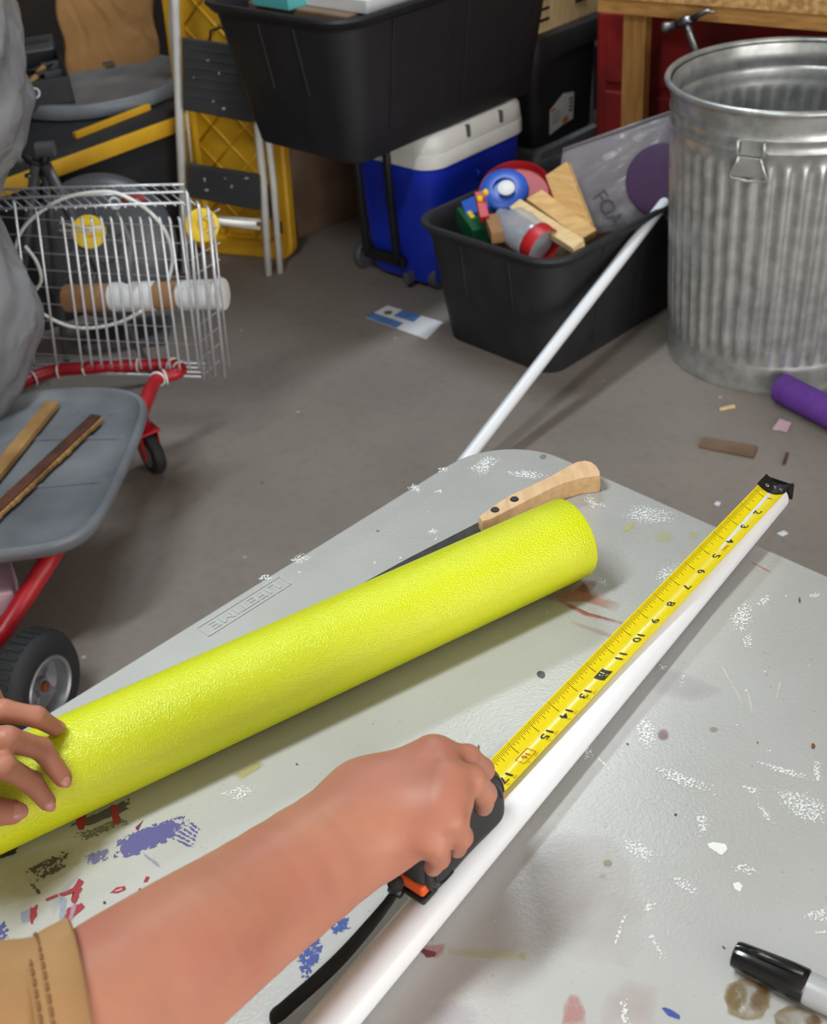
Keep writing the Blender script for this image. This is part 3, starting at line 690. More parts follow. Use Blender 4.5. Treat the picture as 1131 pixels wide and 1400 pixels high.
# ------------------------------------------------------------------ folded white step ladder
def ladder():
    fR = PZ(375, 377, .0); fL = PY(254, 372, 3.235); fL[2] = 0
    w = nrm(fR - fL); n = V3(w[1], -w[0], 0); n = n if n[1] < 0 else -n
    bk = -n; up = nrm(EZ + bk * .07); nn = nrm(np.cross(w, up)); nn = nn if nn[1] < 0 else -nn
    t = empty('step_ladder', (fR + fL) / 2, 'folded white step ladder with black treads', 'ladder')
    g = lambda x, y, o=0.0: PP(x, y, fR + nn * o, nn)
    top = lambda x, y, o: g(x, y, o)
    MB().tube([g(254, 372, 0), g(246, 180, 0), g(240, 20, 0), g(237, -60, 0)], .0115, 12).build('leg', M['white_paint'], t, smooth=True)
    MB().tube([g(258, 330, -.028), g(244, 120, -.028), g(236, 40, -.028), g(236, -60, -.028)], .010, 10).build('leg', M['white_paint'], t, smooth=True)
    MB().tube([g(367, 376, 0), g(360, 250, 0), g(351, 158, 0), g(343, 60, 0), g(338, -20, 0)], .0105, 12).build('leg', M['white_paint'], t, smooth=True)
    MB().tube([g(383, 373, -.02), g(374, 250, -.02), g(367, 190, -.02), g(352, 20, -.02), g(348, -60, -.02)], .0095, 12).build('leg', M['white_paint'], t, smooth=True)
    for (qs, th) in ((((250, 50), (335, 62), (350, 165), (345, 167), (252, 149)), .012), (((259, 222), (356, 237), (357, 287), (258, 268)), .012)):
        tr = MB().poly([g(x, y, .014) for x, y in qs], nn, th).build('tread', M['ladder_tread'], t, bevel=.004)
        ys = np.array([q[1] for q in qs]); xs = np.array([q[0] for q in qs])
        for k in range(6):
            f = (k + .7) / 7
            y = ys.min() + 6 + (ys.max() - ys.min() - 26) * f; x0_, x1_ = xs.min() + 7, xs.max() - 14
            MB().tube([g(x0_, y, .0265), g(x1_, y + (x1_ - x0_) * .14, .0265)], .0014, 5).build('tread_ridge', M['ladder_tread'], tr)
        for q in range(5):
            x = random.uniform(xs.min() + 12, xs.max() - 18); y = random.uniform(ys.min() + 20, ys.max() - 14)
            MB().ball(g(x, y, .0265), (.006 * random.random() + .002, .0015, .005 * random.random() + .002), 8).build('paint_splash', M['dusty'], tr, smooth=True)
    MB().tube([g(258, 268, -.01), g(262, 300, -.01), g(357, 312, -.01)], .006, 8).build('brace', M['white_paint'], t, smooth=True)
    MB().tube([g(288, 296, -.006), g(362, 302, -.006)], .005, 8).build('brace', M['white_paint'], t, smooth=True)
    MB().tube([g(255, 150, .004), g(262, 222, .004)], .003, 6).build('spacer_rod', M['white_paint'], t, smooth=True)
    MB().tube([g(287, 56, .02), g(288, 42, .02), g(300, 38, .02), g(330, 42, .02)], .0035, 6).build('hook', M['darksteel'], t, smooth=True)
    for x, y in ((367, 376), (254, 372), (383, 373)):
        pass
ladder()

# ------------------------------------------------------------------ cardboard sheet between ladder and cooler
def back_card():
    p = PZ(432, 318, 0); q = PZ(478, 300, 0)
    w = nrm(V3(q[0] - p[0], q[1] - p[1], 0)); n = V3(w[1], -w[0], 0)
    L0 = p - w * .06; 
    t = MB().box(L0 + w * .22 + EZ * .28 - n * .03, [w, n, EZ], (.44, .05, .56)).build('cardboard_box', M['cardboard_dark'], label='brown cardboard box standing between the yellow panel and cooler', cat='box', bevel=.003)
back_card()

# ------------------------------------------------------------------ black and yellow tote, grey lid, paper bag, tool tray
def left_stack():
    b = nrm(V3(.707, .707, 0)); a = nrm(V3(-.707, .707, 0))
    F1 = PZ(243, 158, .44); F0 = PZ(30, 235, .44)
    F0[2] = F1[2] = 0; b = nrm(F1 - F0); a = V3(-b[1], b[0], 0)
    F0 = F0 - b * .08; lb = np.linalg.norm(F1 - F0) + .04; la = .40
    c = F0 + b * lb / 2 + a * la / 2
    t = empty('storage_tote', c, 'black storage tote with a yellow edged lid', 'storage bin')
    MB().rings([rrect(c + EZ * z, b, a, lb + o, la + o, .03, 5) for z, o in ((0, -.08), (.005, -.07), (.40, -.02))]).build('body', M['black_plastic2'], t, smooth=40)
    MB().rings([rrect(c + EZ * z, b, a, lb + o, la + o, .03, 5) for z, o in ((.398, .0), (.40, .016), (.432, .02), (.44, .012))]).build('lid_edge', M['yellow_plastic'], t, smooth=40)
    MB().rings([rrect(c + EZ * z, b, a, lb + o, la + o, .03, 5) for z, o in ((.438, .004), (.458, 0), (.462, -.03))]).build('lid', M['black_plastic2'], t, smooth=40)
    l0, l1 = PZ(102, 186, .468), PZ(204, 146, .468)
    MB().box((l0 + l1) / 2, [nrm(l1 - l0), np.cross(EZ, nrm(l1 - l0)), EZ], (np.linalg.norm(l1 - l0), .016, .018)).build('latch_bar', M['yellow_plastic'], t, bevel=.003)
    # grey round lid
    zt = .462
    gc = PZ(130, 60, zt + .045); R = np.linalg.norm(PZ(135, 146, zt + .03)[:2] - gc[:2])
    R = .26; gc = PZ(135, 148, zt + .03) + nrm(V3(-.18, 1, 0)) * R; gc[2] = zt
    MB().lathe([(.02, 0), (R - .02, 0), (R - .004, .004), (R, .010), (R, .034), (R - .006, .042), (R - .03, .040), (R - .045, .030), (.02, .030)], gc, EZ, 64, True, True).build('round_lid', M['grey_plastic'], origin=gc, label='grey round tub lid on the black and yellow tote', cat='lid', smooth=40)
    zl = zt + .030
    # kraft paper bag standing on the lid
    bc = PZ(156, 92, zl); 
    t3 = empty('paper_bag', bc, 'brown kraft paper bag standing on the grey round lid', 'paper bag')
    w = nrm(PZ(215, 80, zl) - PZ(85, 98, zl)); w[2] = 0; w = nrm(w); e = V3(-w[1], w[0], 0); e = e if e[1] > 0 else -e
    R_ = []; nr = 26
    for k in range(nr + 1):
        z = zl + .40 * k / nr; f = k / nr
        lp = rrect(bc + e * .07 + EZ * (z - zl) + w * (.01 * math.sin(3 * f)), w, e, .275 * (1 + .10 * f) - .02 * math.sin(f * 3), .125 * (1 + .25 * f), .012, 5)
        m_ = lp.mean(0)
        for q in range(len(lp)):
            d = lp[q] - m_; ang = math.atan2(d[1], d[0])
            lp[q] = m_ + d * (1 + .09 * math.sin(5 * ang + 6 * f) * f + .06 * math.sin(9 * ang - 9 * f) * f + .04 * math.sin(17 * f + 2 * ang))
        lp[:, 2] = bc[2] * 0 + z
        R_.append(lp)
    MB().rings(R_, True, False).build('bag_paper', M['kraft'], t3, smooth=60)
    tx = PP(150, 92, bc - e * .002, e); 
    for k in range(3):
        c_ = PP(148 + k * 3, 86 + k * 5, bc - e * .004, e)
        MB().box(c_, [w, e, EZ], (.034 - .006 * k, .002, .006)).build('print_line', M['grey_print'], t3)
    # open black tool tray with a white letter on its front
    q1 = PZ(92, 104, zl + .075); s = nrm(PZ(50, 0, zl + .075) - q1); s[2] = 0; s = nrm(s); d = V3(s[1], -s[0], 0)
    h = .075; ln = .21; q0b = q1 - d * ln; q0b[2] = zl; dp = .34
    t4 = empty('tool_tray', q0b + d * ln / 2 + s * dp / 2, 'open black tool tray with a white letter on its front', 'tool tray')
    MB().box(q0b + d * ln / 2 + EZ * h / 2, [d, s, EZ], (ln, .010, h)).build('front_wall', M['black_plastic'], t4, bevel=.002)
    MB().box(q0b + d * ln / 2 + s * dp + EZ * (h / 2 + .02), [d, s, EZ], (ln, .010, h + .04)).build('back_wall', M['black_plastic'], t4, bevel=.002)
    for k in (0, 1): MB().box(q0b + d * (ln * k) + s * dp / 2 + EZ * h / 2, [d, s, EZ], (.010, dp, h)).build('side_wall', M['black_plastic'], t4, bevel=.002)
    MB().box(q0b + d * ln / 2 + s * dp / 2 + EZ * .006, [d, s, EZ], (ln, dp, .012)).build('bottom', M['black_plastic'], t4)
    for k in range(2): MB().box(q0b + d * (ln - .03) + s * (.10 + .1 * k) + EZ * (h * .5), [d, s, EZ], (.05, .004, h * .9)).build('divider', M['grey_dark'], t4)
    for k in range(4): MB().box(q0b + d * (ln * .5) + s * (dp - .09 + .022 * k) + EZ * (h + .02), [d, s, EZ], (ln * .9, .004, .006)).build('rack_bar', M['grey_dark'], t4)
    put_text('D', PP(48, 127, q0b - s * .006, -s), d, EZ, .030, M['paper_white'], 'lettering', t4, lift=.0006)
    # tools lying in the tray
    TL_ = ['steel tool just behind the lettered front of the tool tray', 'wood handled tool next to the front steel tool in the tray', 'dark steel tool near the front of the tool tray', 'steel tool in the middle of the tool tray', 'wood handled tool in the middle of the tool tray', 'dark steel tool towards the back of the tool tray', 'steel tool by the rack bars at the back of the tray']
    for i in range(7):
        p = q0b + d * (ln * (.50 + .045 * i)) + s * (.05 + .03 * i) + EZ * (.045 + .006 * (i % 3))
        ang = .6 + .5 * math.sin(i * 2.1); v = d * math.cos(ang) + s * math.sin(ang)
        mm = (M['steel'], M['old_wood'], M['darksteel'])[i % 3]
        tl = MB().tube([p - v * .05, p - v * .02, p + v * .03 + EZ * .008, p + v * .055 + EZ * .012], [.005, .008, .009, .004], 8)
        tl.build('hand_tool', mm, label=TL_[i], cat='tool', group='tools in the black tool tray', smooth=True)
left_stack()

# ------------------------------------------------------------------ wire rack, tied to the cart's red tube
def wire_rack():
    BL = PY(-20, 492, 2.28); BR = PY(262, 508, 2.20); TL = PY(-25, 262, 2.34); TR = PY(246, 290, 2.24)
    zb = .245
    BL = PZ(-20, 500, zb); BR = PZ(262, 510, zb)
    w = nrm(BR - BL); e = V3(-w[1], w[0], 0); wd = np.linalg.norm(BR - BL)
    # height of the front bars from their tops in the picture
    n = nrm(e + EZ * -.04)
    TRp = PP(246, 297, BR, n); hh = np.dot(TRp - BR, EZ); lean = (TRp - BR) - EZ * hh
    ux = EZ * hh + e * np.dot(lean, e)
    t = empty('wire_rack', (BL + BR) / 2, 'zinc wire basket rack tied to the red cart tube', 'wire rack')
    dp = .15
    g = lambda x, y, o=0: PP(x, y, BR + e * o, n)
    xs = [20, 51] + list(np.linspace(86, 246, 13))
    for x in xs:
        yt = 298 if x > 80 else (276 if x < 30 else 290)
        xb = x + 26
        MB().tube([g(x - 2, yt - 1, .006), g(x, yt + 4), g(xb, 496 + (xb - 110) * .03), g(xb + 1, 502 + (xb - 110) * .03, .006)], .0026, 6).build('upright_wire', M['wire'], t, smooth=True)
    # right side wall: heavier uprights going back
    for i, (x, y0, y1) in enumerate(((256, 262, 518), (272, 278, 514), (285, 284, 516), (291, 296, 500), (264, 300, 505), (249, 275, 500))):
        o = (-.01, .0, .02, .05, .08, .10)[i]
        MB().tube([g(x - 3, y0 - 2, o + .01), g(x, y0 + 3, o), g(x + 22, y1, o)], .0034 if i < 3 else .0022, 7).build('upright_wire', M['wire'], t, smooth=True)
    # back wall: thin level wires, seen between the uprights
    for k in range(10):
        y = 300 + 23 * k
        MB().tube([g(-40, y - 6, dp), g(120, y + 4, dp), g(255 + k * 2, y + 10, dp), g(300, y - 14, .02)], .0014, 5).build('cross_wire', M['wire'], t, smooth=True)
    # top: frame and slanting slats
    for y0, y1, o in ((259, 252, dp), (272, 262, dp * .55), (286, 277, .02)):
        MB().tube([g(-40, y0 + 1, o), g(252, y1, o)], .0026, 6).build('top_wire', M['wire'], t, smooth=True)
    for k in range(20):
        x = -25 + 13.6 * k
        MB().tube([g(x, 259 - (x / 245) * 7, dp), g(x + 34, 288 - (x / 245) * 8, .012)], .0014, 5).build('top_slat', M['wire'], t, smooth=True)
    # bottom shelf wires
    for k in range(4):
        MB().tube([g(20, 505 - k * 6, .02 + k * .04), g(280, 515 - k * 6, .02 + k * .04)], .0018, 5).build('bottom_wire', M['wire'], t, smooth=True)
    return BL, BR, w, e, g, n
rBL, rBR, rw, re, rg_, rn = wire_rack()
# cardboard roll in plastic sleeve lying in the rack
def roll():
    p0 = rg_(92, 408, .075); p1 = rg_(303, 402, .075); d = nrm(p1 - p0); L = np.linalg.norm(p1 - p0)
    t = empty('paper_roll', (p0 + p1) / 2, 'cardboard roll with clear sleeve and white end cap in the wire rack', 'roll')
    r = .029
    MB().lathe([(r * .6, 0), (r, 0), (r, L - .01), (r * .6, L - .01)], p0, d, 28, True, True).build('cardboard_tube', M['card'], t, smooth=40)
    for a, b_ in ((.30, .58), (.74, .97)): MB().lathe([(r + .0005, L * a), (r + .0016, L * a + .003), (r + .0016, L * b_), (r + .0005, L * b_ + .003)], p0, d, 28).build('label_sleeve', M['paper_white'], t, smooth=40)
    MB().lathe([(r * .5, L - .012), (r + .004, L - .010), (r + .006, L - .002), (r + .003, L + .006), (r * .5, L + .010)], p0, d, 28, True, True).build('end_cap', M['white_plastic'], t, smooth=40)
roll()
# looped white cable with two yellow spools
def cable():
    o = .045
    t = empty('cable_loop', rg_(125, 450, o), 'white cable loop with two yellow spools behind the rack wires', 'cable')
    c = [(20, 345), (28, 318), (52, 292), (90, 270), (140, 262), (170, 268), (205, 290), (228, 320), (236, 355), (230, 385)]
    MB().tube(spl([rg_(x, y, .035) for x, y in c]), .0036, 8).build('cable', M['white_plastic'], t, smooth=True)
    c = [(34, 336), (50, 358), (56, 385), (40, 410), (60, 430), (95, 446), (130, 448), (165, 440), (195, 425)]
    MB().tube(spl([rg_(x, y, .02) for x, y in c]), .0036, 8).build('cable', M['white_plastic'], t, smooth=True)
    c = [(160, 290), (172, 315), (180, 330), (176, 360), (174, 385)]
    MB().tube([rg_(x, y, .04) for x, y in c], [.003, .004, .008, .009, .010], 8).build('cable', M['grey_plastic'], t, smooth=True)
    for x, y in ((121, 317), (276, 308)):
        p = rg_(x, y, .05 if x < 200 else .09); ax = nrm(CAM - p + V3(.2, 0, 0))
        MB().lathe([(.008, -.012), (.030, -.012), (.033, -.008), (.033, -.004), (.024, 0), (.024, .008), (.033, .012), (.033, .016), (.028, .018), (.012, .018), (.010, .010)], p, ax, 28, True, True).build('spool', M['yellow'], t, smooth=40)
    for s in (0, 10):
        MB().tube([rg_(82, 305 + s, .03), rg_(118, 312 + s * .5, .025), rg_(140, 311, .03)], .003, 6).build('strap', M['white_plastic'], t, smooth=True)
    MB().tube([rg_(283, 300, .10), rg_(320, 304, .12), rg_(350, 306, .14)], .005, 8).build('strap', M['white_plastic'], t, smooth=True)
cable()
# red clip on the rack
rc_ = empty('clip', rg_(180, 285, .07), 'small red clip with a white loop on top of the wire rack', 'clip')
MB().ball(rg_(184, 273, .07), (.030, .010, .010), 12, [rw, re, EZ]).build('clip_body', M['red_dark'], rc_, smooth=True)
a_ = np.linspace(0, 2 * np.pi, 20, endpoint=False); cc = rg_(157, 278, .07)
MB().tube([cc + rw * .011 * math.cos(q) + EZ * .011 * math.sin(q) for q in a_], .0024, 6, closed=True).build('loop', M['white_plastic'], rc_, smooth=True)

# grey disc (round fan cover) behind the rack
def fan():
    c = PY(143, 338, 2.86); n = nrm(V3(.15, -1, .32))
    t = empty('fan_cover', V3(c[0], c[1], max(c[2] - .19, 0)), 'dark grey round fan on the floor behind the wire rack', 'fan')
    MB().lathe([(.03, .03), (.10, .026), (.155, .012), (.176, -.004), (.180, -.02), (.172, -.03), (.03, -.05)], c, n, 48, True, True).build('housing', M['grey_dark'], t, smooth=40)
    X = nrm(np.cross(n, EZ)); Y = np.cross(X, n)
    for k in range(12):
        q = 2 * math.pi * k / 12; d = X * math.cos(q) + Y * math.sin(q)
        MB().tube([c + d * .04 + n * .034, c + d * .11 + n * .028, c + d * .172 + n * .0], .0018, 5).build('guard_wire', M['grey_plastic'], t, smooth=True)
    MB().lathe([(.005, .036), (.034, .036), (.038, .03)], c, n, 24, True).build('hub', M['grey_dark'], t, smooth=40)
    MB().box(V3(c[0], c[1] + .03, .012), [(1, 0, 0), (0, 1, 0), EZ], (.22, .14, .024)).build('base', M['grey_dark'], t, bevel=.006)
    MB().tube([V3(c[0], c[1] + .05, .02), c - n * .04], .014, 10).build('stem', M['grey_dark'], t, smooth=True)
fan()
# black camera tripod standing behind the bag
def tripod():
    Y = 2.62; g = lambda x, y, o=0.0: PY(x, y, Y + o)
    hd = g(52, 228)
    t = empty('tripod', V3(hd[0], hd[1], 0), 'black folded tripod standing behind the wire rack', 'tripod')
    MB().tube([g(50, 205), g(74, 203)], .017, 14).build('head', M['grey_dark'], t, smooth=40)
    MB().tube([g(62, 208), g(60, 222), g(56, 238)], [.012, .010, .012], 10).build('neck', M['black'], t, smooth=True)
    MB().ball(g(24, 218), (.018, .016, .014), 12).build('knob', M['grey_dark'], t, smooth=True)
    MB().tube([g(30, 212), g(45, 222), g(58, 226)], .009, 10).build('collar', M['black'], t, smooth=True)
    MB().ball(g(39, 240), (.010, .009, .006), 10).build('lock', M['steel'], t, smooth=True)
    for (x1, o) in ((40, .0), (70, .03), (100, .0)):
        p0, p1 = g(50 if x1 < 60 else 62, 225), None
        d = g(x1, 300, o) - p0; k = (p0[2] - .012) / -d[2]
        MB().tube([p0, p0 + d * k * .45, p0 + d * k], [.013, .011, .008], 10).build('leg', M['grey_dark'], t, smooth=True)
tripod()

# ------------------------------------------------------------------ red cart with a grey tray
def cart():
    zt = .255
    t = empty('garden_cart', V3(-.75, 1.9, 0), 'red tubular steel cart frame with caster and pneumatic wheel', 'cart')
    zf = .235
    P = lambda x, y, z=zf: PZ(x, y, z)
    # far handle bar of the frame, bends round to the right and back under the tray
    bar_ = [P(-70, 560), P(-10, 550), P(30, 524), P(70, 508), P(120, 503), P(190, 500), P(236, 499), P(247, 505), P(240, 511), P(216, 518), P(204, 535), P(196, 560), P(180, 600), P(150, 650)]
    MB().tube(spl(bar_), .0135, 12).build('frame_tube', M['red_paint'], t, smooth=True)
    # zip ties
    for i in (2.4, 3.2, 3.9, 5.0, 6.05, 6.8, 8.6, 9.0):
        k = int(i); f = i - k; p = bar_[k] * (1 - f) + bar_[k + 1] * f; d = nrm(bar_[k + 1] - bar_[k])
        X = nrm(np.cross(d, EZ)); Yv = np.cross(X, d); a = np.linspace(0, 2 * np.pi, 20, endpoint=False)
        MB().tube([p + .0150 * (X * math.cos(q) + Yv * math.sin(q)) for q in a], .0024, 6, closed=True).build('cable_tie', M['white_plastic'], t, smooth=True)
    # caster
    cx = V3(-.556, 2.215, 0); cax = nrm(V3(.80, .55, 0)); cdir = V3(-cax[1], cax[0], 0)
    c = cx + EZ * .05
    cs = MB().lathe([(.012, -.014), (.040, -.014), (.047, -.011), (.050, -.004), (.050, .004), (.047, .011), (.040, .014), (.012, .014)], c, cax, 32, True, True).build('caster_wheel', M['rubber'], t, smooth=40)
    MB().lathe([(.004, -.017), (.024, -.017), (.030, -.0145)], c, cax, 24, True).build('caster_hub', M['hub'], cs, smooth=40)
    MB().lathe([(.030, .0145), (.024, .017), (.004, .017)], c, cax, 24, False, True).build('caster_hub', M['hub'], cs, smooth=40)
    for s in (-1, 1):
        MB().hexa([c + cax * (.019 * s) + cdir * x + EZ * z + cax * o for o in (-.0015, .0015) for x, z in ((-.012, -.012), (.012, -.012), (.026, .055), (-.014, .055))]).build('fork', M['red_paint'], t, bevel=.001)
    MB().box(c + EZ * .057 + cdir * .004, [cax, cdir, EZ], (.048, .05, .006)).build('fork_plate', M['red_paint'], t, bevel=.001)
    MB().tube([c + EZ * .058, c + EZ * .10 + V3(0, -.01, 0), P(208, 528) - EZ * .005], [.015, .014, .012], 10).build('caster_leg', M['red_paint'], t, smooth=True)
    # lower frame bar towards the pneumatic wheel
    q0 = PZ(85, 735, .235); q1 = PZ(55, 785, .19); q2 = PZ(5, 862, .115); q3 = PZ(-60, 940, .095)
    MB().tube([q0, q1, q2, q3], .017, 12).build('frame_tube', M['red_paint'], t, smooth=True)
    # pneumatic wheel
    wc = PZ(48, 938, .088); ax = nrm(V3(.92, -.38, 0))
    R = .092
    w = MB().lathe([(.050, -.030), (.066, -.034), (.082, -.031), (.090, -.022), (R, -.012), (R, .012), (.090, .022), (.082, .031), (.066, .034), (.050, .030)], V3(wc[0], wc[1], R), ax, 40).build('tire', M['rubber'], t, smooth=40)
    wc = V3(wc[0], wc[1], R)
    MB().lathe([(.056, .030), (.053, .034), (.049, .031), (.046, .010), (.030, .006), (.016, .010), (.014, .018), (.004, .018)], wc, ax, 36, False, True).build('hub', M['hub'], w, smooth=40)
    MB().lathe([(.056, -.030), (.050, -.031), (.046, -.010), (.02, -.008), (.004, -.012)], wc, ax, 36, False, True).build('hub', M['hub'], w, smooth=40)
    X = nrm(np.cross(ax, EZ))
    for k in range(5):
        q = 2 * math.pi * k / 5 + .3; d = X * math.cos(q) + EZ * math.sin(q)
        MB().box(wc + d * .033 + ax * .009, [d, np.cross(ax, d), ax], (.030, .007, .008)).build('spoke', M['hub'], w, bevel=.002)
    MB().lathe([(.002, .016), (.009, .017), (.009, .024), (.002, .026)], wc, ax, 12, True, True).build('axle_nut', M['rust'], w, smooth=40)
    for k in range(36):
        q = 2 * math.pi * k / 36; d = X * math.cos(q) + EZ * math.sin(q)
        MB().box(wc + d * (R + .0005), [d, np.cross(ax, d), ax], (.003, .007, .03)).build('tread_lug', M['rubber'], w)
    MB().tube([wc - ax * .01, wc - ax * .16 + EZ * .01], .009, 10).build('axle', M['red_paint'], t, smooth=True)
    MB().tube([wc - ax * .16 + EZ * .01, q3, q2], .012, 10).build('frame_tube', M['red_paint'], t, smooth=True)
    # tray
    zr = .285
    cr_ = [PZ(x, y, zr) for x, y in ((207, 545), (190, 572), (100, 742))]
    out = [PZ(x, y, zr) for x, y in ((30, 536), (100, 529), (160, 530), (190, 536), (202, 548), (200, 566), (190, 595), (170, 642), (150, 686), (130, 716), (105, 735), (70, 746), (30, 752), (0, 755))]
    lw = V3(-.52, .0, 0)
    out = out + [out[-1] + V3(-.10, .0, 0), out[-1] + V3(-.42, .02, 0), out[-1] + V3(-.46, .06, 0), out[0] + V3(-.42, -.02, 0), out[0] + V3(-.38, .03, 0)]
    out = np.array(out); ctr = out.mean(0)
    # resample smoothly
    cl = np.concatenate([out, out[:1]]); seg = np.r_[0, np.cumsum(np.linalg.norm(np.diff(cl, axis=0), axis=1))]
    s = np.linspace(0, seg[-1], 97)[:-1]; loop = np.stack([np.interp(s, seg, cl[:, k]) for k in range(3)], -1)
    for _ in range(2): loop = (np.roll(loop, 1, 0) + 2 * loop + np.roll(loop, -1, 0)) / 4
    def off(d, z):
        tg = np.roll(loop, -1, 0) - np.roll(loop, 1, 0); tg /= np.linalg.norm(tg, axis=1)[:, None]
        nn = np.stack([tg[:, 1], -tg[:, 0], 0 * s], -1)
        if np.dot(nn[0], ctr - loop[0]) < 0: nn = -nn
        q = loop + nn * d; q[:, 2] = zr + z; return q
    tr = empty('tray', ctr - EZ * .04, 'scuffed grey plastic tray resting on the red cart', 'tray')
    MB().rings([off(.03, -.034), off(.012, -.03), off(.0, -.012), off(0, -.002), off(.004, .002), off(.012, .001), off(.018, -.008), off(.03, -.022), off(.06, -.026)]).build('tray_body', M['grey_scuffed'], tr, smooth=45)
    for x0, y0, x1, y1 in ((40, 600, 182, 598), (10, 668, 165, 655)):
        a, b_ = PZ(x0, y0, zr - .025), PZ(x1, y1, zr - .025)
        bar('rib', a, b_, .012, .004, EZ, M['grey_scuffed'], tr)
    for x0, y0, x1, y1 in ((98, 548, 108, 562), (70, 545, 74, 556), (150, 566, 185, 556), (120, 538, 128, 546)):
        a, b_ = PZ(x0, y0, zr - .024), PZ(x1, y1, zr - .024)
        bar('scuff_ridge', a, b_, .004, .003, EZ, M['grey_plastic'], tr)
    # sticks lying in the tray
    bar('wood_strip', PZ(-40, 690, zr - .013), PZ(72, 552, zr - .013), .028, .012, EZ, M['old_wood'], label='weathered yellowish wood strip lying in the grey tray', cat='wood strip')
    t5 = empty('trim_strip', PZ(60, 640, zr - .02), 'dark brown trim strip with a broken pale edge in the grey tray', 'wood strip')
    a, b_ = PZ(-30, 722, zr - .012), PZ(132, 570, zr - .012); dd = nrm(b_ - a); sd = np.cross(dd, EZ)
    bar('strip', a, b_, .022, .012, EZ, M['dark_wood'], t5)
    for k in range(26):
        q = a + (b_ - a) * (.02 + .96 * k / 25) + sd * (.0115 + .002 * random.random())
        MB().box(q - EZ * .002, [dd, sd, EZ], (.010 + .004 * random.random(), .007 * (.6 + .8 * random.random()), .006)).build('splinter', M['old_wood'], t5)
    # pink box on the lower frame
    pc = PZ(-8, 812, .15)
    bx = MB().box(pc + V3(-.022, .01, .0), [nrm(V3(.9, .25, -.1)), nrm(V3(-.25, .9, .0)), EZ], (.11, .10, .05)).build('carton', M['pink'], label='pale pink carton resting on the red lower frame tube', cat='carton', bevel=.004)
cart()

# ------------------------------------------------------------------ grey plastic bag standing in the cart
def plastic_bag():
    base = PZ(-60, 560, .262)
    t = empty('plastic_bag', base, 'crumpled grey plastic bag standing in the grey tray', 'bag')
    nz, nt = 60, 64; R = []
    prof_px = [(560, 22), (530, 30), (500, 41), (470, 51), (440, 55), (410, 46), (380, 34), (350, 14), (325, 2), (300, -6), (270, -4), (250, 2), (225, 14), (200, 28), (170, 37), (145, 43), (120, 34), (90, 30), (50, 24), (0, 10), (-60, -5), (-120, -40)]
    ctr0 = PZ(-75, 540, .30); Yc = ctr0[1] + .02
    pr_ = []
    for y, x in prof_px:
        p = PY(x, y, Yc); pr_.append((p[2], p[0]))
    pr_.sort(); zs = np.array([q[0] for q in pr_]); xr = np.array([q[1] for q in pr_])
    cx = ctr0[0] - .06
    zz = np.linspace(zs.min() + .0, zs.max(), nz)
    for i, z in enumerate(zz):
        r0 = np.interp(z, zs, xr) - cx
        a = np.linspace(0, 2 * np.pi, nt, endpoint=False)
        wr = 1 + .05 * np.sin(7 * a + z * 31) * (np.sin(a) ** 2) + .02 * np.sin(13 * a - z * 47) + .008 * np.sin(29 * a + z * 90) + .03 * np.sin(3 * a + z * 20) * (1 - np.cos(a)) / 2
        rr = r0 * wr
        R.append(np.stack([cx + rr * np.cos(a), Yc + .75 * rr * np.sin(a), np.full(nt, z) + .006 * np.sin(9 * a + 40 * z)], -1))
    # gathered neck, tied above
    zt_ = zz[-1]; r_top = np.interp(zt_, zs, xr) - cx; a = np.linspace(0, 2 * np.pi, nt, endpoint=False)
    for dz, k in ((.03, .92), (.07, .70), (.11, .42), (.14, .20), (.155, .14), (.17, .16), (.20, .30), (.23, .38)):
        rr = r_top * k * (1 + .16 * np.sin(9 * a) * min(1, (1 - k) * 1.6) + .03 * np.sin(13 * a - zt_ * 47))
        R.append(np.stack([cx + rr * np.cos(a), Yc + .75 * rr * np.sin(a), np.full(nt, zt_ + dz)], -1))
    MB().rings(R).build('film', M['bag'], t, smooth=True)
plastic_bag()

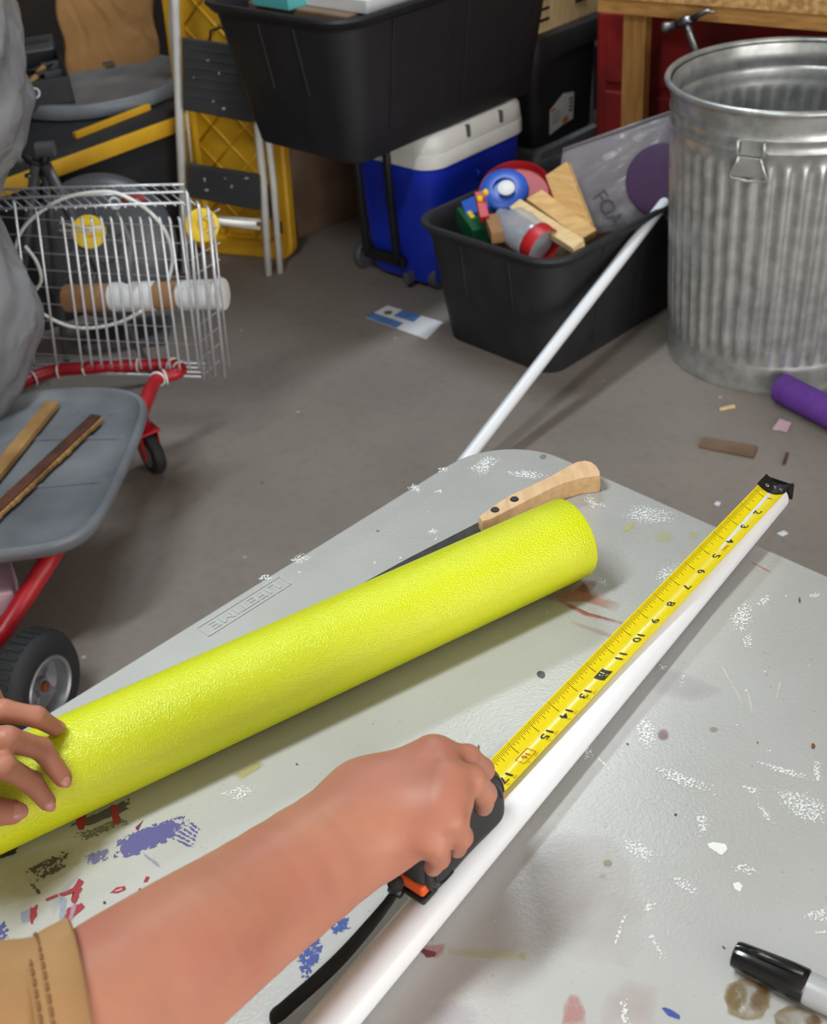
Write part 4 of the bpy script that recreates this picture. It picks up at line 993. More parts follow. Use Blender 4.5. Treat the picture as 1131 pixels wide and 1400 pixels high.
# ------------------------------------------------------------------ folding table
TZ = .741
TCN = V3(.1018, 1.071, 0); TU = V3(.7505, .6609, 0); TV = V3(.6609, -.7505, 0)
TW, TL = .762, 1.83
tc0 = TCN - TU * TW / 2 + TV * TL / 2
table = empty('folding_table', tc0, 'white plastic folding table with paint stains and scuffs', 'table')
def table_mat():
    m, nt, p, N, L = new_mat('table_plastic')
    tc = N.new('ShaderNodeTexCoord')
    n1 = N.new('ShaderNodeTexNoise'); n1.inputs['Scale'].default_value = 5; n1.inputs['Detail'].default_value = 6
    n2 = N.new('ShaderNodeTexNoise'); n2.inputs['Scale'].default_value = 430; n2.inputs['Detail'].default_value = 2
    n3 = N.new('ShaderNodeTexNoise'); n3.inputs['Scale'].default_value = 260; n3.inputs['Detail'].default_value = 2
    for q in (n1, n2, n3): L.new(tc.outputs['Object'], q.inputs['Vector'])
    r1 = N.new('ShaderNodeValToRGB'); r1.color_ramp.elements[0].position = .32; r1.color_ramp.elements[1].position = .68
    r1.color_ramp.elements[0].color = srgb(176, 174, 170); r1.color_ramp.elements[1].color = srgb(190, 189, 187)
    L.new(n1.outputs['Fac'], r1.inputs['Fac'])
    r2 = N.new('ShaderNodeValToRGB'); r2.color_ramp.elements[0].position = .22; r2.color_ramp.elements[1].position = .30
    r2.color_ramp.elements[0].color = (.55, .52, .50, 1); r2.color_ramp.elements[1].color = (1, 1, 1, 1)
    L.new(n3.outputs['Fac'], r2.inputs['Fac'])
    mx = N.new('ShaderNodeMix'); mx.data_type = 'RGBA'; mx.blend_type = 'MULTIPLY'; mx.inputs[0].default_value = .5
    L.new(r1.outputs['Color'], mx.inputs[6]); L.new(r2.outputs['Color'], mx.inputs[7]); L.new(mx.outputs[2], p.inputs['Base Color'])
    p.inputs['Roughness'].default_value = .32
    b = N.new('ShaderNodeBump'); b.inputs['Strength'].default_value = .3; b.inputs['Distance'].default_value = .001
    L.new(n2.outputs['Fac'], b.inputs['Height']); L.new(b.outputs['Normal'], p.inputs['Normal'])
    return m
M['table'] = table_mat()
def trg(z, off): return rrect(tc0 + EZ * z, TU, TV, TW + 2 * off, TL + 2 * off, .085 + off, 12)
MB().rings([trg(TZ - .045, -.012), trg(TZ - .045, -.004), trg(TZ - .04, 0), trg(TZ - .008, 0), trg(TZ - .003, -.002), trg(TZ, -.007)]).build('top', M['table'], table, smooth=40)
for sg in (-1, 1):
    e0 = tc0 + TV * sg * (TL / 2 - .28)
    for su in (-1, 1):
        MB().tube([e0 + TU * su * .28 + EZ * (TZ - .05), e0 + TU * su * .30 + EZ * .012], .0135, 12).build('leg', M['grey_dark'], table, smooth=True)
    MB().tube([e0 - TU * .29 + EZ * .25, e0 + TU * .29 + EZ * .25], .011, 10).build('leg_brace', M['grey_dark'], table, smooth=True)
for su in (-1, 1): MB().box(tc0 + TU * su * .30 + EZ * (TZ - .06), [TU, TV, EZ], (.025, TL - .3, .03)).build('side_rail', M['grey_dark'], table)
# moulded maker's mark
lc = (PZ(285, 855, TZ) + PZ(380, 800, TZ)) / 2 + TV * .002
put_text('LIFETIME', lc, -TU, TV, .0095, M['table'], 'moulded_lettering', table, lift=.0003, extrude=.0003, width=.074)
for d1, d2, l1, l2 in ((TU, TV, .092, .0165), (TV, TU, .0165, .092)):
    for s in (-1, 1): MB().box(lc + d2 * s * l2 / 2 + EZ * .0003, [d1, d2, EZ], (l1, .0012, .0009)).build('moulded_border', M['table'], table)

# paint stains: thin dried paint films on the plastic, one tinted by painted bounce light
STM = {}
def stain_mat(rgb, mode):
    key = (rgb, mode)
    if key in STM: return STM[key]
    m, nt, p, N, L = new_mat('paint_%d' % len(STM))
    sc, amp, lo, hi, rough, mx_ = {'solid': (240, 1.1, .38, .48, .4, .95), 'dry': (420, 1.9, .70, .84, .5, .9), 'drymid': (330, 1.5, .44, .58, .5, .93), 'soft': (50, .8, .15, 1.2, .5, .30), 'wash': (110, 1.1, .25, .95, .5, .62), 'flake': (560, 2.5, .84, 1.02, .35, .85), 'ring': (120, .6, .2, .8, .5, .8)}[mode]
    p.inputs['Base Color'].default_value = srgb(*rgb); p.inputs['Roughness'].default_value = rough
    at = N.new('ShaderNodeAttribute'); at.attribute_name = 'film'
    tc = N.new('ShaderNodeTexCoord'); nz = N.new('ShaderNodeTexNoise'); nz.inputs['Scale'].default_value = sc; nz.inputs['Detail'].default_value = 3
    L.new(tc.outputs['Object'], nz.inputs['Vector'])
    a1 = N.new('ShaderNodeMath'); a1.operation = 'SUBTRACT'; a1.inputs[1].default_value = .5; L.new(nz.outputs['Fac'], a1.inputs[0])
    a2 = N.new('ShaderNodeMath'); a2.operation = 'MULTIPLY_ADD'; a2.inputs[1].default_value = amp; L.new(a1.outputs[0], a2.inputs[0]); L.new(at.outputs['Fac'], a2.inputs[2])
    mr = N.new('ShaderNodeMapRange'); mr.inputs[1].default_value = lo; mr.inputs[2].default_value = hi; mr.inputs[3].default_value = 0; mr.inputs[4].default_value = mx_
    L.new(a2.outputs[0], mr.inputs[0]); L.new(mr.outputs[0], p.inputs['Alpha'])
    STM[key] = m; return m
NST = [0]
def stain(px, rgb, mode='solid', rim=.0, core=.62):
    NST[0] += 1; z = TZ + .00025 + .00002 * (NST[0] % 12)
    P = np.array([PZ(x, y, z) for x, y in px]); n = len(P)
    cl = np.concatenate([P, P[:1]]); seg = np.r_[0, np.cumsum(np.linalg.norm(np.diff(cl, axis=0), axis=1))]
    k = max(24, 3 * n); s = np.linspace(0, seg[-1], k + 1)[:-1]; loop = np.stack([np.interp(s, seg, cl[:, i]) for i in range(3)], -1)
    c = loop.mean(0)
    if mode == 'flake': loop = c + (loop - c) * 1.22
    ph = random.random() * 6; a = np.linspace(0, 2 * np.pi, k, endpoint=False)
    out = c + (loop - c) * (1.18 + .06 * np.sin(5 * a + ph) + .05 * np.sin(9 * a + 2 * ph))[:, None]
    mid = c + (loop - c) * core
    out[:, 2] = mid[:, 2] = c[2] = z
    V = np.concatenate([out, loop * [1, 1, 0] + [0, 0, z], mid, c[None]]); f = []
    for r in (0, 1):
        for i in range(k): f.append((r * k + i, r * k + (i + 1) % k, (r + 1) * k + (i + 1) % k, (r + 1) * k + i))
    for i in range(k): f.append((2 * k + i, 2 * k + (i + 1) % k, 3 * k))
    o = MB().add(V, f).build('paint_stain_and_tint', stain_mat(tuple(rgb), mode), table)
    at = o.data.attributes.new('film', 'FLOAT', 'POINT')
    vals = np.r_[np.zeros(k), np.full(k, .45), np.full(k, .85 if not rim else .5), [1.0 if not rim else .35]]
    if rim: vals[k:2 * k] = 1.0
    at.data.foreach_set('value', vals.astype(np.float32))
def ell(x, y, rx, ry, ang=0, n=12):
    a = np.linspace(0, 2 * np.pi, n, endpoint=False); c, s_ = math.cos(math.radians(ang)), math.sin(math.radians(ang))
    return [(x + rx * math.cos(q) * c - ry * math.sin(q) * s_, y + rx * math.cos(q) * s_ + ry * math.sin(q) * c) for q in a]
PUR, BLU, REDP, DRK, MAR, WHT, PNK, TAN, YEL, LBL = (92, 88, 148), (58, 82, 160), (156, 44, 58), (66, 62, 66), (112, 44, 50), (238, 238, 236), (196, 130, 126), (176, 160, 112), (202, 200, 92), (150, 162, 188)
# left group
stain(((0, 1185), (60, 1160), (125, 1150), (95, 1190), (40, 1225), (0, 1240)), (170, 158, 106), 'soft')  # soft tan stain, mostly yellow bounce from the noodle painted in
stain(((157, 1172), (160, 1150), (180, 1138), (210, 1128), (246, 1115), (252, 1128), (238, 1146), (212, 1158), (180, 1170)), PUR, 'drymid')
for i in range(6): stain(((232 + i * 4, 1146 - i * 5), (236 + i * 4, 1143 - i * 5), (266 + i * 3, 1158 - i * 4), (262 + i * 3, 1160 - i * 4)), PUR, 'dry')
stain(((112, 1178), (116, 1166), (150, 1158), (150, 1174), (128, 1184)), (104, 104, 150), 'dry')
stain(((32, 1190), (92, 1160), (98, 1172), (40, 1200)), DRK, 'dry')
stain(((44, 1198), (90, 1174), (96, 1184), (50, 1206)), DRK, 'dry')
stain(((36, 1204), (42, 1202), (58, 1222), (54, 1226)), DRK, 'dry')
stain(((96, 1128), (140, 1108), (176, 1092), (180, 1104), (140, 1122), (102, 1136)), (84, 82, 86), 'drymid')
stain(((100, 1140), (170, 1115), (178, 1126), (110, 1152)), (110, 108, 100), 'dry')
stain(((103, 1120), (118, 1114), (115, 1136), (107, 1134)), REDP, 'solid')
stain(((151, 1102), (160, 1099), (165, 1124), (155, 1128)), REDP, 'solid')
stain(((185, 1131), (196, 1121), (188, 1137)), MAR, 'solid')
stain(((0, 1160), (25, 1155), (22, 1168), (0, 1174)), (60, 42, 38), 'drymid')
stain(((62, 1229), (78, 1222), (80, 1225), (64, 1232)), REDP, 'solid')
stain(((80, 1222), (100, 1214), (108, 1200), (114, 1206), (110, 1222), (102, 1236), (96, 1232), (102, 1220), (84, 1226)), REDP, 'solid')
stain(((92, 1242), (112, 1234), (116, 1240), (100, 1254), (92, 1262), (86, 1258)), REDP, 'solid')
stain(((82, 1226), (92, 1228), (88, 1262), (80, 1262)), LBL, 'wash')
stain(((98, 1236), (106, 1234), (98, 1262), (92, 1262)), (186, 160, 182), 'wash')
stain(((70, 1240), (84, 1216), (112, 1188), (114, 1192), (90, 1218), (74, 1254)), LBL, 'soft')
stain(((42, 1241), (52, 1237), (50, 1252), (44, 1264), (40, 1260)), REDP, 'solid')
stain(((28, 1248), (42, 1240), (40, 1262), (30, 1262)), LBL, 'wash')
stain(((-6, 1262), (8, 1258), (14, 1272), (12, 1286), (-6, 1292)), (76, 82, 146), 'dry')
stain(((149, 1221), (160, 1213), (172, 1211), (172, 1216), (160, 1222)), REDP, 'solid')
stain(((156, 1218), (166, 1214), (168, 1216), (160, 1219)), (196, 150, 156), 'solid')
stain(((196, 1206), (200, 1198), (205, 1199), (201, 1206)), REDP, 'solid'); stain(((188, 1216), (192, 1213), (194, 1219)), REDP, 'solid')
stain(ell(143, 1234, 2.2, 2.2), DRK, 'solid')
stain(((195, 1165), (215, 1178), (222, 1188), (214, 1184), (198, 1172)), (150, 150, 180), 'wash')
# between arm and pipe
stain(((404, 1302), (432, 1272), (444, 1286), (440, 1312), (420, 1346), (408, 1330)), BLU, 'dry'); stain(((426, 1276), (436, 1272), (436, 1290), (424, 1292)), BLU, 'drymid')
stain(((446, 1262), (478, 1250), (482, 1270), (452, 1282)), BLU, 'dry')
# right of the pipe
stain(((572, 1282), (578, 1268), (590, 1262), (595, 1275), (592, 1286), (580, 1288)), PNK, 'wash'); stain(((578, 1292), (608, 1290), (608, 1302), (598, 1310), (580, 1306)), PNK, 'wash')
stain(((572, 1295), (580, 1297), (596, 1302), (594, 1308), (584, 1309), (574, 1300)), MAR, 'solid')
stain(((612, 1296), (700, 1298), (722, 1304), (720, 1312), (660, 1310), (614, 1304)), YEL, 'soft')
stain(((772, 1374), (780, 1360), (792, 1362), (798, 1376), (802, 1402), (768, 1402)), PNK, 'wash')
stain(((590, 1380), (620, 1366), (650, 1380), (650, 1405), (588, 1405)), (186, 176, 190), 'soft')
stain(((905, 1378), (914, 1378), (930, 1388), (928, 1393), (914, 1389)), (66, 84, 160), 'solid')
stain(ell(1022, 1366, 30, 27, 20), (146, 122, 72), 'wash', rim=1); stain(ell(1008, 1362, 14, 18, 20), (130, 104, 56), 'wash'); stain(ell(1038, 1368, 13, 16, 10), (120, 92, 50), 'wash'); stain(ell(1045, 1350, 12, 10, 0), (126, 90, 50), 'wash')
stain(ell(1090, 1395, 30, 18, 10), (140, 116, 72), 'wash', rim=1); stain(ell(1112, 1398, 14, 10, 10), (120, 84, 44), 'wash')
stain(((965, 1153), (975, 1151), (992, 1154), (995, 1162), (988, 1169), (978, 1165)), WHT, 'solid')
stain(((1002, 1208), (1010, 1205), (1016, 1211), (1012, 1219), (1004, 1215)), WHT, 'solid')
for q in (((850, 1145), (868, 1146), (900, 1168), (888, 1180), (858, 1166)), ((914, 1196), (930, 1198), (958, 1218), (950, 1226), (925, 1212)), ((878, 1238), (888, 1230), (900, 1236), (894, 1248), (882, 1248)),
          ((838, 1290), (854, 1246), (858, 1248), (844, 1292)), ((1000, 1184), (1020, 1180), (1038, 1192), (1030, 1196), (1006, 1192)), ((1098, 1250), (1131, 1238), (1134, 1262), (1104, 1258)), ((1110, 1272), (1131, 1272), (1131, 1276), (1112, 1276)),
          ((890, 1046), (920, 1052), (950, 1064), (974, 1072), (968, 1082), (936, 1078), (905, 1060)), ((1010, 1070), (1040, 1078), (1034, 1090), (1020, 1084)), ((1030, 1092), (1046, 1104), (1060, 1124), (1054, 1128), (1036, 1104)),
          ((1060, 1078), (1100, 1082), (1131, 1100), (1131, 1128), (1098, 1124), (1068, 1096)), ((1034, 1040), (1060, 1045), (1108, 1060), (1100, 1066), (1056, 1054)), ((1112, 1040), (1122, 1040), (1122, 1070), (1112, 1068)),
          ((868, 990), (880, 978), (896, 985), (898, 1015), (884, 1024), (870, 1010)), ((800, 1022), (808, 1018), (812, 1034), (798, 1040)), ((812, 1030), (830, 1044), (838, 1058), (830, 1054)),
          ((952, 1114), (966, 1106), (968, 1140), (956, 1144)), ((930, 924), (938, 918), (936, 940), (930, 942)), ((900, 908), (914, 906), (912, 916), (902, 918)), ((998, 845), (1010, 825), (1030, 820), (1028, 850), (1010, 870)), ((1034, 826), (1048, 812), (1054, 816), (1046, 832)),
          ((1014, 870), (1028, 866), (1030, 884), (1018, 886)), ((1106, 812), (1122, 810), (1122, 816), (1108, 818)), ((884, 1276), (892, 1274), (912, 1312), (904, 1312)), ((848, 1368), (858, 1366), (862, 1400), (848, 1400)), ((1000, 1340), (1012, 1345), (1024, 1390), (1014, 1392))):
    stain(q, WHT, 'flake')
for q in (((978, 898), (982, 898), (1020, 965), (1016, 966)), ((1020, 940), (1024, 940), (1032, 980), (1028, 982)), ((1066, 930), (1070, 932), (1062, 960), (1060, 958))): stain(q, (216, 214, 210), 'wash')
stain(((900, 905), (950, 925), (990, 945), (940, 960), (895, 945)), (176, 168, 178), 'soft'); stain(ell(907, 1004, 8, 8), (142, 110, 122), 'wash'); stain(ell(976, 997, 6, 4), (150, 146, 138), 'wash')
stain(ell(1112, 1020, 3, 4), (120, 76, 36), 'solid'); stain(ell(924, 1114, 2, 2), DRK, 'solid')
stain(((720, 1170), (780, 1140), (840, 1150), (880, 1240), (860, 1320), (740, 1290)), (196, 180, 176), 'soft'); stain(((830, 1360), (860, 1340), (900, 1350), (890, 1400), (820, 1400)), (196, 168, 166), 'soft')
stain(ell(831, 1180, 6, 5), (162, 148, 116), 'wash'); stain(ell(825, 1198, 6, 4), (186, 150, 140), 'soft'); stain(((712, 1300), (722, 1304), (718, 1314), (708, 1308)), YEL, 'soft')
# around the noodle's far end
stain(((750, 816), (775, 806), (800, 800), (848, 826), (840, 836), (800, 822), (760, 824)), (186, 120, 104), 'wash'); stain(((768, 820), (800, 836), (852, 850), (850, 853), (798, 841), (766, 824)), (172, 70, 66), 'wash')
stain(((780, 848), (820, 860), (850, 872), (848, 876), (815, 866), (780, 852)), (186, 130, 122), 'soft'); stain(((788, 806), (800, 792), (816, 794), (812, 806), (798, 812)), (146, 96, 48), 'wash'); stain(((818, 796), (830, 792), (834, 800), (824, 802)), WHT, 'flake')
stain(ell(740, 922, 6, 5, 20), DRK, 'solid'); stain(((848, 728), (856, 718), (870, 713), (868, 720), (856, 728)), YEL, 'wash'); stain(ell(908, 734, 14, 9), YEL, 'soft'); stain(ell(948, 732, 8, 6), YEL, 'soft')
stain(((1024, 767), (1030, 768), (1056, 782), (1053, 783)), (190, 96, 92), 'wash'); stain(ell(950, 832, 8, 7), (206, 150, 146), 'wash', rim=1); stain(ell(926, 864, 8, 6), (206, 140, 136), 'wash'); stain(ell(944, 845, 2, 2), REDP, 'solid')
for q in (((795, 682), (806, 676), (826, 690), (812, 696)), ((852, 706), (870, 690), (925, 700), (918, 716), (880, 716)), ((592, 672), (604, 668), (606, 676)), ((690, 645), (720, 642), (750, 650), (738, 656), (704, 652)), ((556, 668), (566, 660), (578, 668), (572, 674)), ((598, 640), (612, 638), (612, 644), (600, 646)),
          ((394, 766), (412, 756), (428, 762), (408, 772)), ((406, 782), (414, 780), (410, 786)), ((582, 724), (600, 722), (598, 730), (586, 730)), ((350, 792), (362, 784), (378, 790), (362, 796)), ((640, 640), (668, 622), (684, 628), (660, 652)), ((895, 792), (905, 775), (930, 770), (920, 790), (905, 800))):
    stain(q, WHT, 'flake')
stain(ell(743, 624, 5, 4), (112, 120, 126), 'wash'); stain(((300, 1086), (330, 1072), (352, 1080), (330, 1098)), WHT, 'flake'); stain(((318, 1058), (352, 1040), (362, 1046), (330, 1066)), (190, 180, 110), 'wash'); stain(((740, 1000), (770, 1040), (690, 1010), (660, 1040)), (188, 180, 170), 'soft')
# stray plastic shavings
for i in range(60):
    x, y = random.uniform(300, 1120), random.uniform(660, 1390)
    p = PZ(x, y, TZ + .0006)
    uu = np.dot(TCN - p, TU); vv = np.dot(p - TCN, TV)
    if uu < .02 or vv < .02 or uu > .74: continue
    stain(ell(x, y, random.uniform(1.5, 4), random.uniform(1, 2.4), random.uniform(0, 180), 8), (234, 234, 232) if i % 4 else (90, 84, 78), 'flake' if i % 4 else 'solid')

# ------------------------------------------------------------------ yellow foam noodle
NR = .0364; ND = nrm(V3(.8810, .4731, 0)); NN = V3(-ND[1], ND[0], 0)
def noodle_pt(s): return V3(1.937, 1.7909, TZ + NR) + ND * s
_e = PZ(786, 737, TZ + NR); s_end = np.dot(_e - noodle_pt(0), ND); s_beg = (-.47 - 1.937) / ND[0]
def foam_mat():
    m, nt, p, N, L = new_mat('yellow_foam')
    tc = N.new('ShaderNodeTexCoord'); vo = N.new('ShaderNodeTexNoise'); vo.inputs['Scale'].default_value = 760; vo.inputs['Detail'].default_value = 1.5; vo.inputs['Distortion'].default_value = .2
    L.new(tc.outputs['Object'], vo.inputs['Vector'])
    n1 = N.new('ShaderNodeTexNoise'); n1.inputs['Scale'].default_value = 16; L.new(tc.outputs['Object'], n1.inputs['Vector'])
    cr = N.new('ShaderNodeValToRGB'); cr.color_ramp.elements[0].color = srgb(206, 212, 10); cr.color_ramp.elements[1].color = srgb(216, 222, 24)
    L.new(n1.outputs['Fac'], cr.inputs['Fac']); L.new(cr.outputs['Color'], p.inputs['Base Color'])
    p.inputs['Roughness'].default_value = .27; p.inputs['Specular IOR Level'].default_value = .6
    p.inputs['Subsurface Weight'].default_value = .35; p.inputs['Subsurface Radius'].default_value = (.01, .01, .002); p.inputs['Subsurface Scale'].default_value = .5
    b = N.new('ShaderNodeBump'); b.inputs['Strength'].default_value = .7; b.inputs['Distance'].default_value = .0016
    L.new(vo.outputs['Fac'], b.inputs['Height']); L.new(b.outputs['Normal'], p.inputs['Normal'])
    return m
M['foam'] = foam_mat(); M['foam_cut'] = mat('yellow_foam_cut', (226, 232, 90), .7, var=.1, vscale=60, bump=.6, bscale=300, bdist=.002)
nd_t = empty('foam_noodle', noodle_pt((s_beg + s_end) / 2) - EZ * NR, 'bright yellow foam noodle lying on the table', 'foam noodle')
Ln = s_end - s_beg
MB().lathe([(NR, .004)] + [(NR, .004 + (Ln - .006) * k / 24) for k in range(1, 25)] + [(NR - .0012, Ln)], noodle_pt(s_beg), ND, 72).build('foam', M['foam'], nd_t, smooth=50)
MB().lathe([(.0006, Ln - .0005), (NR - .001, Ln)], noodle_pt(s_beg), ND, 72).build('cut_end', M['foam_cut'], nd_t)
MB().lathe([(.0006, .0045), (NR - .0001, .004)], noodle_pt(s_beg), ND, 72).build('cut_end', M['foam_cut'], nd_t)

# ------------------------------------------------------------------ hand saw behind the noodle
M['saw_steel'] = mat('saw_steel', (40, 34, 30), .62, metal=.1, rgb2=(58, 52, 48), vscale=120)
M['beech'] = mat('beech_handle', (222, 184, 138), .5, rgb2=(208, 166, 118), vscale=7, stretch=(20, 6, 20), bump=.05, bscale=200)
saw = empty('hand_saw', PZ(735, 680, TZ), 'hand saw with a beech handle and dark blade behind the yellow noodle', 'saw')
ztop = TZ + .019
hp = [(654, 708), (672, 694), (696, 678), (726, 664), (756, 649), (775, 638), (789, 630.5), (800, 628.5), (809, 630.5), (816, 636), (821, 644), (821, 650), (796, 653), (775, 659), (757, 666), (732, 679), (707, 692), (686, 703), (668, 712), (659, 714)]
hpt = np.array([PZ(x, y, ztop) for x, y in hp])
cen = hpt.mean(0)
ring0 = hpt.copy(); ring0[:, 2] = TZ + .0005
sh = cen + (hpt - cen) * [.985, .96, 1]; shb = cen + (ring0 - cen) * [.985, .96, 1]; shb[:, 2] = TZ + .0004
m1 = hpt.copy(); m1[:, 2] -= .003; m0 = ring0.copy(); m0[:, 2] += .003
MB().rings([shb, m0, m1, sh]).build('handle', M['beech'], saw, smooth=50)
for x, y in ((677, 697.5), (703.5, 683)):
    MB().lathe([(.0005, .0015), (.0036, .0013), (.0044, 0), (.0044, -.002)], PZ(x, y, ztop - .0003), EZ, 20, True, True).build('rivet', M['darksteel'], saw, smooth=40)
bl = [PZ(x, y, TZ + .006) for x, y in ((657, 714), (560, 762), (482, 803), (440, 826), (444, 828), (480, 812), (560, 775), (668, 722))]
bl2 = np.array(bl); bl2[:, 2] = np.linspace(.006, .002, 4).tolist() + np.linspace(.0015, .006, 4).tolist(); bl2[:, 2] += TZ
MB().poly(bl2, EZ, .0012).build('blade', M['saw_steel'], saw)
tdir = nrm(bl2[5] - bl2[7])
for k in range(70):
    q = bl2[7] + (bl2[5] - bl2[7]) * (k + .5) / 70; sd = nrm(np.cross(tdir, EZ)); sd = sd if sd[1] < 0 else -sd
    MB().poly([q - tdir * .0011 - sd * .0005, q + tdir * .0011 - sd * .0005, q + sd * .0018], EZ, .0011).build('tooth', M['saw_steel'], saw)

# ------------------------------------------------------------------ white pipe on the table
PR = .0134; PDIR = V3(.648, .7616, 0); PN = V3(-.7616, .648, 0)
def pipe_pt(t): return PN * .3197 + PDIR * t + EZ * (TZ + PR)
t0, t1 = .03, .892
pp = empty('pvc_pipe', pipe_pt(.46) - EZ * PR, 'white plastic pipe lying on the table under the measuring tape', 'pipe')
MB().lathe([(PR - .003, 0), (PR - .0005, 0), (PR, .001), (PR, t1 - t0 - .001), (PR - .0005, t1 - t0), (PR - .003, t1 - t0), (PR - .003, t1 - t0 - .05), (.0005, t1 - t0 - .05)], pipe_pt(t0), PDIR, 40, True, False).build('pipe_wall', M['pvc'], pp, smooth=40)

# ------------------------------------------------------------------ tape measure
M['tape_yellow'] = mat('tape_yellow', (238, 214, 8), .34, var=.03, vscale=30, coat=.2)
M['tape_black'] = mat('tape_print_black', (20, 18, 16), .5); M['tape_red'] = mat('tape_print_red', (176, 66, 20), .5)
M['case_rubber'] = mat('black_rubber_case', (44, 44, 46), .55, var=.2, vscale=30, bump=.3, bscale=400, bdist=.0006)
M['case_gloss'] = mat('black_gloss_case', (22, 22, 24), .3, var=.2)
M['orange_plastic'] = mat('orange_plastic', (232, 92, 34), .4, var=.08)
HK = V3(.3397, .8831, 0); TD = nrm(V3(-.6791, -.7340, 0)); TWv = V3(TD[1], -TD[0], 0)   # TWv: towards the upper left edge
if TWv[0] > 0: TWv = -TWv
tm = empty('tape_measure', HK + TD * .50 + EZ * .768, 'black rubber tape measure with its yellow blade pulled out along the pipe', 'tape measure')
ZB = TZ + 2 * PR + .0004
W0, W1 = -.0085, .0168
def tsurf(s, w, lift=0.0):
    """point on the blade: s metres from the hook, w across"""
    f = (w - (W0 + W1) / 2) / ((W1 - W0) / 2)
    return HK + TD * s + TWv * w + EZ * (ZB + 0.0048 * f * f - .0014 + lift + .0008)
LB = .468
rows = []; ns = 40; nw = 12
for i in range(ns + 1):
    for j in range(nw + 1): rows.append(tsurf(LB * i / ns, W0 + (W1 - W0) * j / nw))
f = [(i * (nw + 1) + j, i * (nw + 1) + j + 1, (i + 1) * (nw + 1) + j + 1, (i + 1) * (nw + 1) + j) for i in range(ns) for j in range(nw)]
rb = [r - EZ * .0003 for r in rows]; o_ = len(rows)
f2 = [tuple(o_ + q for q in reversed(x)) for x in f]
blade = MB().add(rows + rb, f + f2).build('blade', M['tape_yellow'], tm, smooth=True)
INCH = .0254
tk = MB()
for k in range(12, 18 * 16):
    s = k * INCH / 16
    ln = .0098 if k % 16 == 0 else .0066 if k % 8 == 0 else .0054 if k % 4 == 0 else .0042 if k % 2 == 0 else .0032
    ww = .00022 if k % 16 else .0003
    ws = np.linspace(W1 - .0006, W1 - .0006 - ln, 5)
    tk.add([tsurf(s + q, w, .00015) for w in ws for q in (-ww, ww)], [(2 * i, 2 * i + 1, 2 * i + 3, 2 * i + 2) for i in range(4)])
tk.build('tick_marks', M['tape_black'], blade, kind='stuff')
def tape_text(txt, s, w, h, m, name='inch_number', narrow=1.0):
    v, fc = text_mesh(txt, 1.0, 0.0, .02 if h > .004 else 0.0); hh = v[:, 1].max() - v[:, 1].min(); v[:, :2] -= (v[:, :2].max(0) + v[:, :2].min(0)) / 2; k = h / hh
    MB().add([tsurf(s + q[0] * k * narrow, w - q[1] * k, .0002) for q in v], fc).build(name, m, blade)
for i in range(2, 18):
    if i == 12:
        MB().add([tsurf(12 * INCH + a, w, .00018) for w in np.linspace(-.0045, .005, 5) for a in (-.0062, .0062)], [(2 * q, 2 * q + 1, 2 * q + 3, 2 * q + 2) for q in range(4)]).build('foot_flag', M['tape_black'], blade)
        tape_text('12', i * INCH, .0022, .0042, M['tape_yellow']); tape_text('1F', i * INCH, -.0026, .0030, M['tape_yellow'], 'foot_number')
    elif i == 16:
        tape_text('16', i * INCH, .0004, .0052, M['tape_red'])
        for a, b_ in (((-.007, -.0036), (.007, -.0036)), ((.007, -.0036), (.007, .0045)), ((.007, .0045), (-.007, .0045)), ((-.007, .0045), (-.007, -.0036))):
            MB().tube([tsurf(i * INCH + a[0], a[1], .0003), tsurf(i * INCH + b_[0], b_[1], .0003)], .00022, 4).build('stud_mark', M['tape_red'], blade)
    else:
        tape_text(str(i), i * INCH, .0, .0068, M['tape_black'], narrow=1.4)
    if i > 12: tape_text('1F', i * INCH - .0035, -.0058, .0026, M['tape_red'], 'foot_number', 1.3); tape_text(str(i - 12), i * INCH + .0045, -.0058, .0026, M['tape_red'], 'foot_number', 1.3)
tape_text('1', .0254, .001, .0048, M['tape_black'])
tape_text('MAX', 4.45 * INCH, -.001, .0030, M['tape_red'], 'print')
# hook
hk = []
for s in (-.0008, .0175):
    for w in np.linspace(W0 - .0008, W1 + .0008, 7): hk.append(tsurf(s, w, .0012))
hf = [(j, j + 1, 8 + j, 7 + j) for j in range(6)]
hb_ = [h - EZ * .0008 for h in hk]
H_ = MB().add(hk + hb_, hf + [tuple(14 + q for q in reversed(x)) for x in hf])
H_.hexa([tsurf(-.0012, w, z) for z in (-.0125, .002) for w in (W0 - .001, W1 + .001)][:0] or [HK + TD * s + TWv * w + EZ * (ZB + z) for z in (-.013, .003) for s, w in ((-.002, W0 - .001), (-.0008, W0 - .001), (-.0008, W1 + .001), (-.002, W1 + .001))])
hook = H_.build('hook', M['darksteel'], tm)
for w in (-.003, .004, .011): MB().lathe([(.0003, .0012), (.0018, .0010), (.0024, 0)], tsurf(.0105 if w != .004 else .0075, w, .0012), EZ, 12, True, True).build('rivet', M['steel'], hook, smooth=40)
